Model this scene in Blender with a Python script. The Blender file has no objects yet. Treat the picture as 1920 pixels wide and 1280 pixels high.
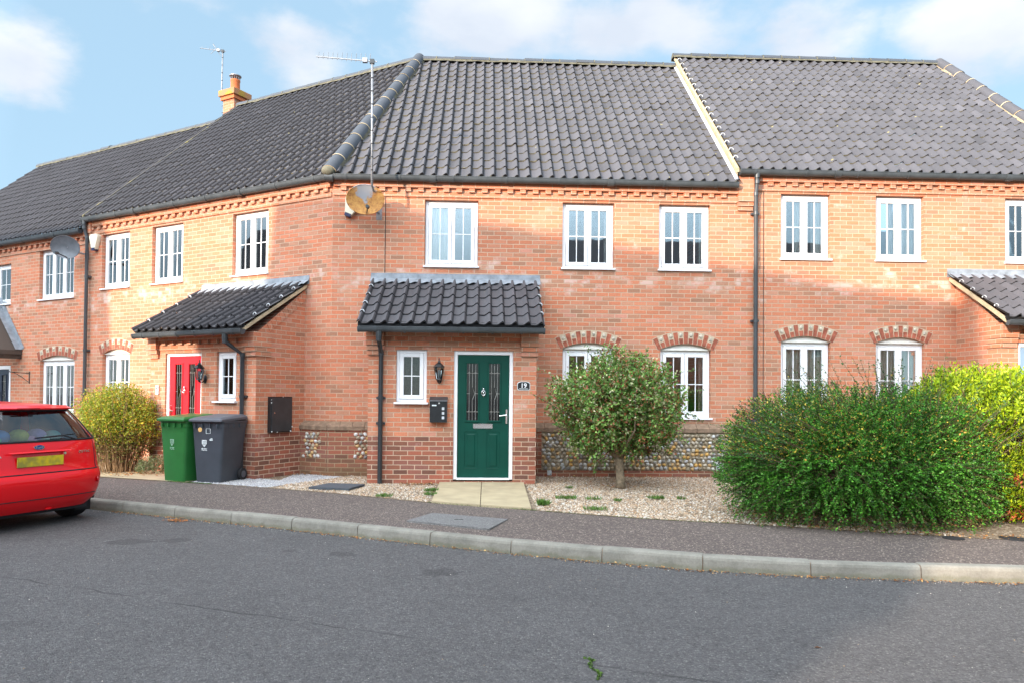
import bpy, math, random
import numpy as np
from mathutils import Matrix, Vector
random.seed(7); rng = np.random.default_rng(7)
scene = bpy.context.scene
COL = scene.collection
sin, cos, PI = math.sin, math.cos, math.pi

# ---------------------------------------------------------------- camera
cam_d = bpy.data.cameras.new("camera"); cam = bpy.data.objects.new("camera", cam_d); COL.objects.link(cam)
scene.camera = cam
cam_d.sensor_width = 36.0
cam_d.lens = 1330.03 / 1920 * 36
cam_d.shift_y = 77.17 / 1920
cam_d.clip_start = 0.05; cam_d.clip_end = 2000
YAW, PIT, ROL = -0.03997, 0.01721, -0.00873
_Rz = Matrix.Rotation(YAW, 3, 'Z'); _Rx = Matrix.Rotation(PIT, 3, 'X'); _Ry = Matrix.Rotation(ROL, 3, 'Y')
_R = _Rz @ _Rx @ _Ry
_M = Matrix((( _R[0][0], _R[0][2], -_R[0][1], 2.647), (_R[1][0], _R[1][2], -_R[1][1], -12.393),
             (_R[2][0], _R[2][2], -_R[2][1], 1.4105), (0, 0, 0, 1)))
cam.matrix_world = _M

# ---------------------------------------------------------------- light
SUN_EL = math.radians(15.0)
SDX, SDY = 0.669, 0.743                      # horizontal travel direction of the sunlight
sun_d = bpy.data.lights.new("sun", 'SUN'); sun_d.energy = 3.7; sun_d.angle = math.radians(0.6); sun_d.color = (1.0, 0.82, 0.65)
sun = bpy.data.objects.new("sun", sun_d); COL.objects.link(sun)
sun.rotation_euler = Vector((SDX * cos(SUN_EL), SDY * cos(SUN_EL), -sin(SUN_EL))).to_track_quat('-Z', 'Y').to_euler()
scene.view_settings.view_transform = 'Standard'; scene.view_settings.look = 'None'
scene.view_settings.exposure = 0.98; scene.view_settings.gamma = 1.0

world = bpy.data.worlds.new("World"); scene.world = world; world.use_nodes = True
def build_world():
    nt = world.node_tree; N = nt.nodes; L = nt.links; N.clear()
    out = N.new('ShaderNodeOutputWorld'); bg = N.new('ShaderNodeBackground'); L.new(bg.outputs[0], out.inputs[0])
    sky = N.new('ShaderNodeTexSky'); sky.sky_type = 'NISHITA'; sky.sun_disc = False
    sky.sun_elevation = SUN_EL; sky.sun_rotation = math.atan2(-SDX, -SDY); sky.air_density = 1.0; sky.dust_density = 0.6; sky.ozone_density = 1.2
    STR = 0.15
    bg.inputs['Strength'].default_value = STR
    tc = N.new('ShaderNodeTexCoord'); sep = N.new('ShaderNodeSeparateXYZ'); L.new(tc.outputs['Generated'], sep.inputs[0])
    def m(op, a, b=None, c=None, clamp=False):
        n = N.new('ShaderNodeMath'); n.operation = op; n.use_clamp = clamp
        for i, v in enumerate((a, b, c)):
            if v is None: continue
            if isinstance(v, (int, float)): n.inputs[i].default_value = v
            else: L.new(v, n.inputs[i])
        return n.outputs[0]
    az = m('MULTIPLY', m('ARCTAN2', sep.outputs[0], sep.outputs[1]), 180 / PI)
    el = m('MULTIPLY', m('ARCSINE', sep.outputs[2]), 180 / PI)
    field = None
    for a, e, ra, re, w in CLOUDS:
        dx = m('DIVIDE', m('SUBTRACT', az, a), ra); dy = m('DIVIDE', m('SUBTRACT', el, e), re)
        d = m('SQRT', m('ADD', m('MULTIPLY', dx, dx), m('MULTIPLY', dy, dy)))
        v = m('MULTIPLY', m('SUBTRACT', 1.0, d), w)
        field = v if field is None else m('MAXIMUM', field, v)
    # added out-of-view cloud, behind the camera and overhead, to raise the ambient light
    back = m('MAXIMUM', m('MULTIPLY_ADD', sep.outputs[1], -0.9, 0.05), m('MULTIPLY_ADD', sep.outputs[2], 2.2, -1.25))
    back = m('MINIMUM', back, m('MULTIPLY_ADD', sep.outputs[2], 3.2, -1.25))
    field = m('MAXIMUM', field, m('MINIMUM', back, 0.30))
    mp = N.new('ShaderNodeMapping'); mp.inputs['Scale'].default_value = (1, 1, 1.9); L.new(tc.outputs['Generated'], mp.inputs[0])
    no = N.new('ShaderNodeTexNoise'); no.inputs['Scale'].default_value = 5.5; no.inputs['Detail'].default_value = 9; no.inputs['Roughness'].default_value = 0.56
    L.new(mp.outputs[0], no.inputs['Vector'])
    f = m('ADD', field, m('MULTIPLY', m('SUBTRACT', no.outputs['Fac'], 0.5), 3.0))
    mask = N.new('ShaderNodeMapRange'); mask.interpolation_type = 'SMOOTHSTEP'; mask.inputs['From Min'].default_value = -0.02; mask.inputs['From Max'].default_value = 0.75
    mask.inputs['To Max'].default_value = 0.97
    L.new(f, mask.inputs['Value'])
    no2 = N.new('ShaderNodeTexNoise'); no2.inputs['Scale'].default_value = 4.0; no2.inputs['Detail'].default_value = 6
    L.new(mp.outputs[0], no2.inputs['Vector'])
    cr = N.new('ShaderNodeValToRGB'); cr.color_ramp.elements[0].position = 0.38; cr.color_ramp.elements[1].position = 0.62
    cr.color_ramp.elements[0].color = (0.50, 0.55, 0.63, 1); cr.color_ramp.elements[1].color = (0.68, 0.70, 0.73, 1)
    L.new(no2.outputs['Fac'], cr.inputs[0])
    # added fill: unseen sun-side sky and cloud brightened to light the shaded walls
    sunside = m('ADD', m('MULTIPLY', sep.outputs[0], -SDX), m('MULTIPLY', sep.outputs[1], -SDY))
    high = m('MULTIPLY_ADD', sep.outputs[2], 2.6, -0.42, True)
    boost = m('ADD', 1.0, m('MULTIPLY', m('MULTIPLY', m('MAXIMUM', m('ADD', sunside, 0.25), 0.0), high), FILL_BOOST))
    vm = N.new('ShaderNodeVectorMath'); vm.operation = 'SCALE'; L.new(cr.outputs[0], vm.inputs[0]); L.new(m('ADD', 0.0, CLOUD_LVL / STR), vm.inputs['Scale'])
    # pale the blue a little (thin high haze)
    hz = N.new('ShaderNodeMix'); hz.data_type = 'RGBA'; hz.inputs[0].default_value = SKY_PALE
    L.new(sky.outputs[0], hz.inputs[6]); hz.inputs[7].default_value = (SKY_TINT[0] / STR, SKY_TINT[1] / STR, SKY_TINT[2] / STR, 1)
    mx = N.new('ShaderNodeMix'); mx.data_type = 'RGBA'
    L.new(mask.outputs[0], mx.inputs[0]); L.new(hz.outputs[2], mx.inputs[6]); L.new(vm.outputs[0], mx.inputs[7])
    cb = N.new('ShaderNodeCombineXYZ')
    for i_, k_ in enumerate((1.0, 0.85, 0.75)): L.new(m('ADD', 1.0, m('MULTIPLY', m('SUBTRACT', boost, 1.0), k_)), cb.inputs[i_])
    vb = N.new('ShaderNodeVectorMath'); vb.operation = 'MULTIPLY'; L.new(mx.outputs[2], vb.inputs[0]); L.new(cb.outputs[0], vb.inputs[1])
    L.new(vb.outputs[0], bg.inputs[0])
CLOUDS = [(-33.2, 20.8, 4.8, 3.2, 1.45), (-15.5, 24.8, 5.0, 3.2, 0.55), (-9, 29, 6, 2.5, 0.8), (-1, 28.3, 10, 3.6, 1.3), (14, 27.5, 9, 3.4, 1.2),
          (24.5, 24.3, 5.5, 3.6, 1.0), (36, 23.5, 7, 4.0, 1.3)]
CLOUD_LVL = 0.78; FILL_BOOST = 8.2; SKY_PALE = 0.8; SKY_TINT = (0.255, 0.385, 0.495)
build_world()

# ---------------------------------------------------------------- object helpers
def tag(o, label=None, cat=None, group=None, kind=None):
    if label: o['label'] = label
    if cat: o['category'] = cat
    if group: o['group'] = group
    if kind: o['kind'] = kind
    return o
def empty(name, loc=(0, 0, 0), rz=0.0, label=None, cat=None, group=None):
    o = bpy.data.objects.new(name, None); COL.objects.link(o); o.location = loc; o.rotation_euler = (0, 0, rz)
    o.empty_display_size = 0.2
    return tag(o, label, cat, group)
def copy_tree(o, parent=None):
    c = o.copy(); COL.objects.link(c)
    if parent is not None: c.parent = parent
    for ch in list(o.children): copy_tree(ch, c)
    return c

class MB:
    def __init__(s): s.v = []; s.f = []; s.m = []
    def add(s, vs, fs, mi=0):
        b = len(s.v); s.v += [tuple(x) for x in vs]
        for f in fs: s.f.append(tuple(b + i for i in f)); s.m.append(mi)
        return s
    def quad(s, a, b, c, d, mi=0): return s.add([a, b, c, d], [(0, 1, 2, 3)], mi)
    def box(s, x0, x1, y0, y1, z0, z1, mi=0, bev=0.0):
        if bev > 0:
            b = min(bev, (x1 - x0) / 2.01, (y1 - y0) / 2.01, (z1 - z0) / 2.01)
            V = []; idx = {}
            X = (x0, x1); Y = (y0, y1); Z = (z0, z1)
            for i in (0, 1):
                for j in (0, 1):
                    for k in (0, 1):
                        sx = b if i == 0 else -b; sy = b if j == 0 else -b; sz = b if k == 0 else -b
                        for ax in range(3):
                            p = [X[i] + sx, Y[j] + sy, Z[k] + sz]
                            p[ax] = (X[i], Y[j], Z[k])[ax]
                            idx[(i, j, k, ax)] = len(V); V.append(p)
            F = []
            g = lambda i, j, k, a: idx[(i, j, k, a)]
            for t in (0, 1):
                F.append([g(t, 0, 0, 0), g(t, 1, 0, 0), g(t, 1, 1, 0), g(t, 0, 1, 0)][::(1 if t else -1)])
                F.append([g(0, t, 0, 1), g(1, t, 0, 1), g(1, t, 1, 1), g(0, t, 1, 1)][::(-1 if t else 1)])
                F.append([g(0, 0, t, 2), g(1, 0, t, 2), g(1, 1, t, 2), g(0, 1, t, 2)][::(1 if t else -1)])
            for a in (0, 1):
                for c in (0, 1):
                    F.append([g(0, a, c, 1), g(1, a, c, 1), g(1, a, c, 2), g(0, a, c, 2)])
                    F.append([g(a, 0, c, 0), g(a, 1, c, 0), g(a, 1, c, 2), g(a, 0, c, 2)])
                    F.append([g(a, c, 0, 0), g(a, c, 1, 0), g(a, c, 1, 1), g(a, c, 0, 1)])
            for i in (0, 1):
                for j in (0, 1):
                    for k in (0, 1): F.append([g(i, j, k, 0), g(i, j, k, 1), g(i, j, k, 2)])
            return s.add(V, F, mi)
        v = [(x0, y0, z0), (x1, y0, z0), (x1, y1, z0), (x0, y1, z0), (x0, y0, z1), (x1, y0, z1), (x1, y1, z1), (x0, y1, z1)]
        return s.add(v, [(0, 3, 2, 1), (4, 5, 6, 7), (0, 1, 5, 4), (1, 2, 6, 5), (2, 3, 7, 6), (3, 0, 4, 7)], mi)
    def prism(s, poly, a0, a1, axis='y', mi=0):
        """poly = list of 2-D points; extruded along axis (x: poly=(y,z), y: poly=(x,z), z: poly=(x,y))"""
        def p(q, a):
            return (a, q[0], q[1]) if axis == 'x' else (q[0], a, q[1]) if axis == 'y' else (q[0], q[1], a)
        n = len(poly); V = [p(q, a0) for q in poly] + [p(q, a1) for q in poly]
        F = [tuple(range(n)), tuple(range(2 * n - 1, n - 1, -1))] + [(i, i + n, (i + 1) % n + n, (i + 1) % n) for i in range(n)]
        return s.add(V, F, mi)
    def tube(s, pts, r, n=8, mi=0, cap=True):
        pts = [Vector(p) for p in pts]; R = r if isinstance(r, (list, tuple)) else [r] * len(pts)
        b = len(s.v); up = None
        for i, p in enumerate(pts):
            d = (pts[min(i + 1, len(pts) - 1)] - pts[max(i - 1, 0)]).normalized()
            if up is None: up = Vector((0, 0, 1)) if abs(d.z) < 0.9 else Vector((1, 0, 0))
            a = (up - d * up.dot(d)).normalized(); c = d.cross(a); up = a
            for k in range(n):
                t = 2 * PI * k / n; s.v.append(tuple(p + (a * cos(t) + c * sin(t)) * R[i]))
        for i in range(len(pts) - 1):
            for k in range(n):
                s.f.append((b + i * n + k, b + i * n + (k + 1) % n, b + (i + 1) * n + (k + 1) % n, b + (i + 1) * n + k)); s.m.append(mi)
        if cap:
            s.f.append(tuple(b + k for k in range(n))[::-1]); s.m.append(mi)
            s.f.append(tuple(b + (len(pts) - 1) * n + k for k in range(n))); s.m.append(mi)
        return s
    def lathe(s, prof, c=(0, 0, 0), n=16, mi=0, axis='z', rot=0.0):
        b = len(s.v)
        for r, h in prof:
            for k in range(n):
                t = 2 * PI * k / n + rot
                q = (r * cos(t), r * sin(t), h)
                if axis == 'y': q = (q[0], h, q[1])
                if axis == 'x': q = (h, q[0], q[1])
                s.v.append((c[0] + q[0], c[1] + q[1], c[2] + q[2]))
        for i in range(len(prof) - 1):
            for k in range(n):
                s.f.append((b + i * n + k, b + i * n + (k + 1) % n, b + (i + 1) * n + (k + 1) % n, b + (i + 1) * n + k)); s.m.append(mi)
        s.f.append(tuple(b + k for k in range(n))[::-1]); s.m.append(mi)
        s.f.append(tuple(b + (len(prof) - 1) * n + k for k in range(n))); s.m.append(mi)
        return s
    def ell(s, c, r, n=8, m=5, mi=0, rot=None):
        b = len(s.v); c = Vector(c)
        for i in range(m + 1):
            a = PI * i / m
            for k in range(n):
                t = 2 * PI * k / n
                q = Vector((r[0] * sin(a) * cos(t), r[1] * sin(a) * sin(t), r[2] * cos(a)))
                if rot is not None: q = rot @ q
                s.v.append(tuple(c + q))
        for i in range(m):
            for k in range(n):
                s.f.append((b + i * n + k, b + (i + 1) * n + k, b + (i + 1) * n + (k + 1) % n, b + i * n + (k + 1) % n)); s.m.append(mi)
        return s
    def build(s, name, mats, parent=None, smooth=False, loc=None, uv=True, auto=None):
        me = bpy.data.meshes.new(name); me.from_pydata(s.v, [], s.f); me.validate(); me.update()
        if not isinstance(mats, (list, tuple)): mats = [mats]
        for m in mats: me.materials.append(m)
        if len(mats) > 1 and len(me.polygons) == len(s.m): me.polygons.foreach_set('material_index', s.m)
        if smooth: me.polygons.foreach_set('use_smooth', [True] * len(me.polygons))
        if auto: me.set_sharp_from_angle(angle=math.radians(auto))
        if uv: boxuv(me)
        o = bpy.data.objects.new(name, me); COL.objects.link(o)
        if parent is not None: o.parent = parent
        if loc: o.location = loc
        return o
def boxuv(me):
    n = len(me.polygons)
    if n == 0: return
    uvl = me.uv_layers.new(name='UVMap')
    co = np.empty(len(me.vertices) * 3, np.float32); me.vertices.foreach_get('co', co); co = co.reshape(-1, 3)
    li = np.empty(len(me.loops), np.int32); me.loops.foreach_get('vertex_index', li)
    nn = np.empty(n * 3, np.float32); me.polygons.foreach_get('normal', nn); nn = np.abs(nn.reshape(-1, 3))
    lt = np.empty(n, np.int32); me.polygons.foreach_get('loop_total', lt)
    pn = np.repeat(nn, lt, axis=0); p = co[li]
    uv = np.stack([p[:, 0], p[:, 2]], 1)
    mx = (pn[:, 0] > pn[:, 1]) & (pn[:, 0] > pn[:, 2]); uv[mx] = np.stack([p[:, 1] + 0.11, p[:, 2]], 1)[mx]
    mz = (pn[:, 2] >= pn[:, 0]) & (pn[:, 2] > pn[:, 1]); uv[mz] = np.stack([p[:, 0], p[:, 1]], 1)[mz]
    uvl.data.foreach_set('uv', uv.astype(np.float32).ravel())
def text_mesh(txt, size, depth=0.003, bold=False, sx=1.0):
    cu = bpy.data.curves.new('lettering', 'FONT'); cu.body = txt; cu.size = size; cu.extrude = depth; cu.align_x = 'CENTER'; cu.align_y = 'CENTER'
    if bold: cu.offset = size * 0.02
    o = bpy.data.objects.new('lettering', cu); COL.objects.link(o)
    dg = bpy.context.evaluated_depsgraph_get(); me = bpy.data.meshes.new_from_object(o.evaluated_get(dg))
    bpy.data.objects.remove(o); bpy.data.curves.remove(cu)
    for v in me.vertices: v.co.x *= sx
    return me

# ---------------------------------------------------------------- materials
class NT:
    def __init__(s, name):
        s.mat = bpy.data.materials.new(name); s.mat.use_nodes = True; s.t = s.mat.node_tree; s.N = s.t.nodes; s.L = s.t.links
        s.b = s.N['Principled BSDF']; s.b.inputs['Specular IOR Level'].default_value = 0.3
    def n(s, typ, **kw):
        x = s.N.new(typ)
        for k, v in kw.items():
            if k in x.inputs: s.set(x.inputs[k], v)
            else: setattr(x, k, v)
        return x
    def set(s, inp, v):
        if isinstance(v, bpy.types.NodeSocket): s.L.new(v, inp)
        elif isinstance(v, (tuple, list)) and inp.type == 'RGBA' and len(v) == 3: inp.default_value = (*v, 1)
        else: inp.default_value = v
    def inp(s, k, v): s.set(s.b.inputs[k], v)
    def math(s, op, a, b=0.0, clamp=False):
        x = s.N.new('ShaderNodeMath'); x.operation = op; x.use_clamp = clamp; s.set(x.inputs[0], a); s.set(x.inputs[1], b); return x.outputs[0]
    def mix(s, f, a, b, mode='MIX'):
        x = s.N.new('ShaderNodeMix'); x.data_type = 'RGBA'; x.blend_type = mode; s.set(x.inputs[0], f); s.set(x.inputs[6], a); s.set(x.inputs[7], b); return x.outputs[2]
    def ramp(s, f, stops, interp='LINEAR'):
        x = s.N.new('ShaderNodeValToRGB'); cr = x.color_ramp; cr.interpolation = interp
        while len(cr.elements) < len(stops): cr.elements.new(0.5)
        for e, (p, c) in zip(cr.elements, stops):
            e.position = p; e.color = (c, c, c, 1) if isinstance(c, (int, float)) else (*c, 1)
        s.set(x.inputs[0], f); return x.outputs[0]
    def noise(s, scale, detail=4, vec=None, rough=0.55, col=False):
        x = s.N.new('ShaderNodeTexNoise'); x.inputs['Scale'].default_value = scale; x.inputs['Detail'].default_value = detail; x.inputs['Roughness'].default_value = rough
        if vec is not None: s.L.new(vec, x.inputs['Vector'])
        return x.outputs['Color' if col else 'Fac']
    def pos(s):
        if not hasattr(s, '_p'): s._p = s.N.new('ShaderNodeTexCoord')
        return s._p.outputs['Object']
    def uv(s):
        if not hasattr(s, '_p'): s._p = s.N.new('ShaderNodeTexCoord')
        return s._p.outputs['UV']
    def bump(s, h, dist=0.01, strength=1.0, nrm=None):
        x = s.N.new('ShaderNodeBump'); x.inputs['Distance'].default_value = dist; x.inputs['Strength'].default_value = strength
        s.L.new(h, x.inputs['Height'])
        if nrm is not None: s.L.new(nrm, x.inputs['Normal'])
        s.L.new(x.outputs[0], s.b.inputs['Normal']); return x.outputs[0]

def simple(name, col, rough=0.6, metal=0.0, var=0.12, scale=8.0, bump=0.0, bscale=60.0, coat=0.0, spec=0.35):
    t = NT(name)
    f = t.noise(scale, 5, t.pos())
    c2 = tuple(min(1, x * (1 + var)) for x in col); c1 = tuple(x * (1 - var) for x in col)
    t.inp('Base Color', t.ramp(f, [(0.3, c1), (0.7, c2)]))
    t.inp('Roughness', rough); t.inp('Metallic', metal); t.inp('Specular IOR Level', spec)
    if coat: t.inp('Coat Weight', coat); t.inp('Coat Roughness', 0.06)
    if bump: t.bump(t.noise(bscale, 4, t.pos()), bump)
    return t.mat

BR = [(0.0, (0.35, 0.180, 0.115)), (0.10, (0.43, 0.210, 0.130)), (0.28, (0.51, 0.188, 0.105)), (0.5, (0.57, 0.208, 0.115)), (0.7, (0.54, 0.228, 0.138)), (0.88, (0.48, 0.240, 0.152)), (1.0, (0.57, 0.255, 0.18))]
DK = [(0.0, (0.15, 0.075, 0.055)), (0.3, (0.27, 0.11, 0.07)), (0.6, (0.36, 0.12, 0.075)), (1.0, (0.24, 0.11, 0.085))]
def brick(name, dark_below=None, dark=False, mortar=(0.55, 0.40, 0.29), weather=0.0):
    t = NT(name); uv = t.uv()
    # slight waviness so courses are not ruler-straight
    wv = t.N.new('ShaderNodeVectorMath'); wv.operation = 'MULTIPLY_ADD'
    nz = t.noise(3.0, 3, uv, col=True); t.L.new(nz, wv.inputs[0]); wv.inputs[1].default_value = (0.010, 0.006, 0); t.L.new(uv, wv.inputs[2])
    nz2 = t.noise(45.0, 2, uv, col=True); wv2 = t.N.new('ShaderNodeVectorMath'); wv2.operation = 'MULTIPLY_ADD'
    t.L.new(nz2, wv2.inputs[0]); wv2.inputs[1].default_value = (0.0035, 0.0035, 0); t.L.new(wv.outputs[0], wv2.inputs[2])
    b = t.n('ShaderNodeTexBrick', offset=0.5, offset_frequency=2, squash=1.0)
    for k, v in {'Color1': (0, 0, 0, 1), 'Color2': (1, 1, 1, 1), 'Mortar': (0.5, 0.5, 0.5, 1), 'Scale': 1.0, 'Mortar Size': 0.0072, 'Mortar Smooth': 0.35, 'Bias': 0.0, 'Brick Width': 0.225, 'Row Height': 0.075}.items(): b.inputs[k].default_value = v
    t.L.new(wv2.outputs[0], b.inputs['Vector'])
    col = t.ramp(b.outputs['Color'], DK if dark else BR)
    if dark_below is not None:
        sx = t.N.new('ShaderNodeSeparateXYZ'); t.L.new(uv, sx.inputs[0])
        col = t.mix(t.math('LESS_THAN', sx.outputs[1], dark_below), col, t.ramp(b.outputs['Color'], DK))
    # within-brick mottling and broad weathering
    col = t.mix(0.75, col, t.ramp(t.noise(28, 6, uv, 0.7), [(0.25, 0.80), (0.75, 1.20)]), 'MULTIPLY')
    col = t.mix(0.8, col, t.ramp(t.noise(0.9, 4, uv), [(0.3, (0.84, 0.86, 0.88)), (0.7, (1.12, 1.08, 1.05))]), 'MULTIPLY')
    # pale salt bloom: patches, strongest just under the first-floor sills
    sx = t.N.new('ShaderNodeSeparateXYZ'); t.L.new(uv, sx.inputs[0])
    band = t.math('SUBTRACT', 1.0, t.math('MULTIPLY', t.math('ABSOLUTE', t.math('SUBTRACT', sx.outputs[1], 3.42)), 2.6), True)
    bl = t.noise(2.6, 5, uv, 0.65)
    bloom = t.math('MULTIPLY', t.math('SUBTRACT', t.math('ADD', bl, t.math('MULTIPLY', band, 0.16)), 0.61), 9.0, True)
    bloom = t.math('MULTIPLY', bloom, t.ramp(b.outputs['Color'], [(0.35, 0.15), (0.6, 1.0)]))
    col = t.mix(t.math('MULTIPLY', bloom, 0.62), col, (0.62, 0.50, 0.44))
    mcol = t.mix(t.noise(6, 4, uv), tuple(x * 0.82 for x in mortar), tuple(min(1, x * 1.12) for x in mortar))
    col = t.mix(b.outputs['Fac'], col, mcol)
    if weather:
        damp = t.ramp(t.math('ADD', sx.outputs[1], t.math('MULTIPLY', t.noise(4, 5, uv), 0.5)), [(0.3, 1.0), (0.62, 0.0)])
        col = t.mix(t.math('MULTIPLY', damp, weather), col, (0.17, 0.115, 0.06))
    t.inp('Base Color', col); t.inp('Roughness', 0.9); t.inp('Specular IOR Level', 0.15)
    h = t.math('ADD', t.math('MULTIPLY', b.outputs['Fac'], -1.0), t.math('MULTIPLY', t.noise(90, 5, uv, 0.7), 0.45))
    t.bump(h, 0.006, 0.9)
    return t.mat

def tile_mat(name, base=(0.078, 0.075, 0.083), lichen=0.5):
    t = NT(name); p = t.pos()
    c = t.ramp(t.noise(1.2, 5, p), [(0.3, tuple(x * 0.92 for x in base)), (0.7, tuple(x * 1.08 for x in base))])
    c = t.mix(0.6, c, t.ramp(t.noise(70, 4, p, 0.7), [(0.3, 0.75), (0.7, 1.25)]), 'MULTIPLY')
    v = t.n('ShaderNodeTexVoronoi', Scale=2.3, Randomness=1.0); t.L.new(p, v.inputs['Vector'])
    spots = t.math('MULTIPLY', t.math('LESS_THAN', t.math('ADD', v.outputs['Distance'], t.math('MULTIPLY', t.noise(30, 3, p), 0.10)), 0.105), t.math('GREATER_THAN', t.noise(1.7, 3, p), 0.50))
    c = t.mix(t.math('MULTIPLY', spots, lichen), c, (0.42, 0.36, 0.13))
    v2 = t.n('ShaderNodeTexVoronoi', Scale=7.0, Randomness=1.0); t.L.new(p, v2.inputs['Vector'])
    s2 = t.math('LESS_THAN', t.math('ADD', v2.outputs['Distance'], t.math('MULTIPLY', t.noise(40, 3, p), 0.14)), 0.14)
    c = t.mix(t.math('MULTIPLY', s2, lichen * 0.8), c, (0.24, 0.235, 0.21))
    at = t.N.new('ShaderNodeAttribute'); at.attribute_name = 'Tone'
    tn = t.N.new('ShaderNodeCombineColor'); w_ = t.math('ADD', at.outputs['Fac'], 1.0)
    for i_ in range(3): t.L.new(w_, tn.inputs[i_])
    c = t.mix(1.0, c, tn.outputs[0], 'MULTIPLY')
    t.inp('Base Color', c); t.inp('Roughness', 0.62); t.inp('Specular IOR Level', 0.45)
    t.bump(t.noise(150, 4, p), 0.002)
    return t.mat

def asphalt(name, base, agg, warm=0.0, aggscale=70, aggth=0.30, sparkle=0.3, seams=False):
    t = NT(name); p = t.pos()
    v = t.n('ShaderNodeTexVoronoi', Scale=aggscale, Randomness=1.0); t.L.new(p, v.inputs['Vector'])
    c = t.ramp(t.noise(0.7, 6, p, 0.6), [(0.3, tuple(x * 0.88 for x in base)), (0.7, tuple(x * 1.10 for x in base))])
    cell = t.n('ShaderNodeSeparateColor'); t.L.new(v.outputs['Color'], cell.inputs[0])
    stone = t.ramp(cell.outputs[0], [(0.0, tuple(x * 0.45 for x in base)), (0.45, tuple(x * 0.9 for x in base)), (0.8, base), (1.0, agg)])
    c = t.mix(0.42, c, stone)
    v3 = t.n('ShaderNodeTexVoronoi', Scale=aggscale * 0.62, Randomness=1.0); t.L.new(p, v3.inputs['Vector'])
    c3 = t.n('ShaderNodeSeparateColor'); t.L.new(v3.outputs['Color'], c3.inputs[0])
    hot = t.math('MULTIPLY', t.math('GREATER_THAN', c3.outputs[1], 1.0 - sparkle * 0.4), t.math('LESS_THAN', v3.outputs['Distance'], aggth))
    c = t.mix(hot, c, agg)
    c = t.mix(0.5, c, t.ramp(t.noise(9, 6, p, 0.7), [(0.3, 0.8), (0.7, 1.18)]), 'MULTIPLY')
    c = t.mix(0.75, c, t.ramp(t.noise(38, 3, p, 0.8), [(0.34, 0.62), (0.5, 1.0), (0.68, 1.28)]), 'MULTIPLY')
    # a few dark oily stains
    st = t.math('GREATER_THAN', t.noise(1.1, 3, p), 0.70)
    c = t.mix(t.math('MULTIPLY', st, 0.25), c, tuple(x * 0.5 for x in base))
    if seams:
        sp = t.N.new('ShaderNodeSeparateXYZ'); t.L.new(p, sp.inputs[0])
        def m(op, a, b=0.0, cl=False): return t.math(op, a, b, cl)
        # worn laying joint wandering across the carriageway
        yl = m('ADD', m('MULTIPLY', sp.outputs[0], SEAM[0]), SEAM[1])
        dd = m('ABSOLUTE', m('SUBTRACT', m('SUBTRACT', sp.outputs[1], yl), m('MULTIPLY', m('SUBTRACT', t.noise(2.2, 4, p), 0.5), 0.16)))
        sm = m('MULTIPLY', m('SUBTRACT', 1.0, m('MULTIPLY', dd, 55.0), True), t.ramp(t.noise(1.6, 3, p), [(0.42, 0.0), (0.58, 0.8)]))
        c = t.mix(sm, c, tuple(x * 0.35 for x in base))
        for (sx_, sy_, rr) in STAINS:
            q = m('SQRT', m('ADD', m('POWER', m('MULTIPLY', m('SUBTRACT', sp.outputs[0], sx_), 0.62), 2.0), m('POWER', m('SUBTRACT', sp.outputs[1], sy_), 2.0)))
            q = m('ADD', q, m('MULTIPLY', m('SUBTRACT', t.noise(9, 4, p), 0.5), rr * 1.8))
            c = t.mix(m('MULTIPLY', m('LESS_THAN', q, rr), 0.42), c, tuple(x * 0.4 for x in base))
    t.inp('Base Color', c); t.inp('Roughness', 0.88); t.inp('Specular IOR Level', 0.2)
    h = t.math('ADD', t.math('MULTIPLY', v.outputs['Distance'], -0.6), t.noise(aggscale * 2.2, 4, p))
    t.bump(h, 0.009)
    return t.mat

def attr_mat(name, rough=0.7, trans=0.0, spec=0.25, attr='Col', bump=0.0):
    t = NT(name); a = t.N.new('ShaderNodeAttribute'); a.attribute_name = attr
    t.inp('Base Color', a.outputs['Color']); t.inp('Roughness', rough); t.inp('Specular IOR Level', spec)
    if trans:
        tr = t.N.new('ShaderNodeBsdfTranslucent'); t.L.new(a.outputs['Color'], tr.inputs[0])
        mx = t.N.new('ShaderNodeMixShader'); mx.inputs[0].default_value = trans
        t.L.new(t.b.outputs[0], mx.inputs[1]); t.L.new(tr.outputs[0], mx.inputs[2])
        t.L.new(mx.outputs[0], t.N['Material Output'].inputs[0])
    return t.mat

def glass_mat(name, tint=(0.75, 0.8, 0.8), alpha=0.55, rough=0.02):
    t = NT(name); out = t.N['Material Output']
    tr = t.N.new('ShaderNodeBsdfTransparent'); tr.inputs[0].default_value = (*tint, 1)
    gl = t.N.new('ShaderNodeBsdfGlossy'); gl.inputs['Roughness'].default_value = rough; gl.inputs[0].default_value = (0.92, 0.95, 0.97, 1)
    fr = t.N.new('ShaderNodeFresnel'); fr.inputs[0].default_value = 1.6
    bp = t.N.new('ShaderNodeBump'); bp.inputs['Distance'].default_value = 0.02; bp.inputs['Strength'].default_value = 0.05
    t.L.new(t.noise(2.0, 2, t.pos()), bp.inputs['Height']); t.L.new(bp.outputs[0], gl.inputs['Normal'])
    f = t.math('ADD', t.math('MULTIPLY', fr.outputs[0], 1.1), alpha, True)
    mx = t.N.new('ShaderNodeMixShader'); t.L.new(f, mx.inputs[0]); t.L.new(tr.outputs[0], mx.inputs[1]); t.L.new(gl.outputs[0], mx.inputs[2])
    t.L.new(mx.outputs[0], out.inputs[0]); return t.mat

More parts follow.
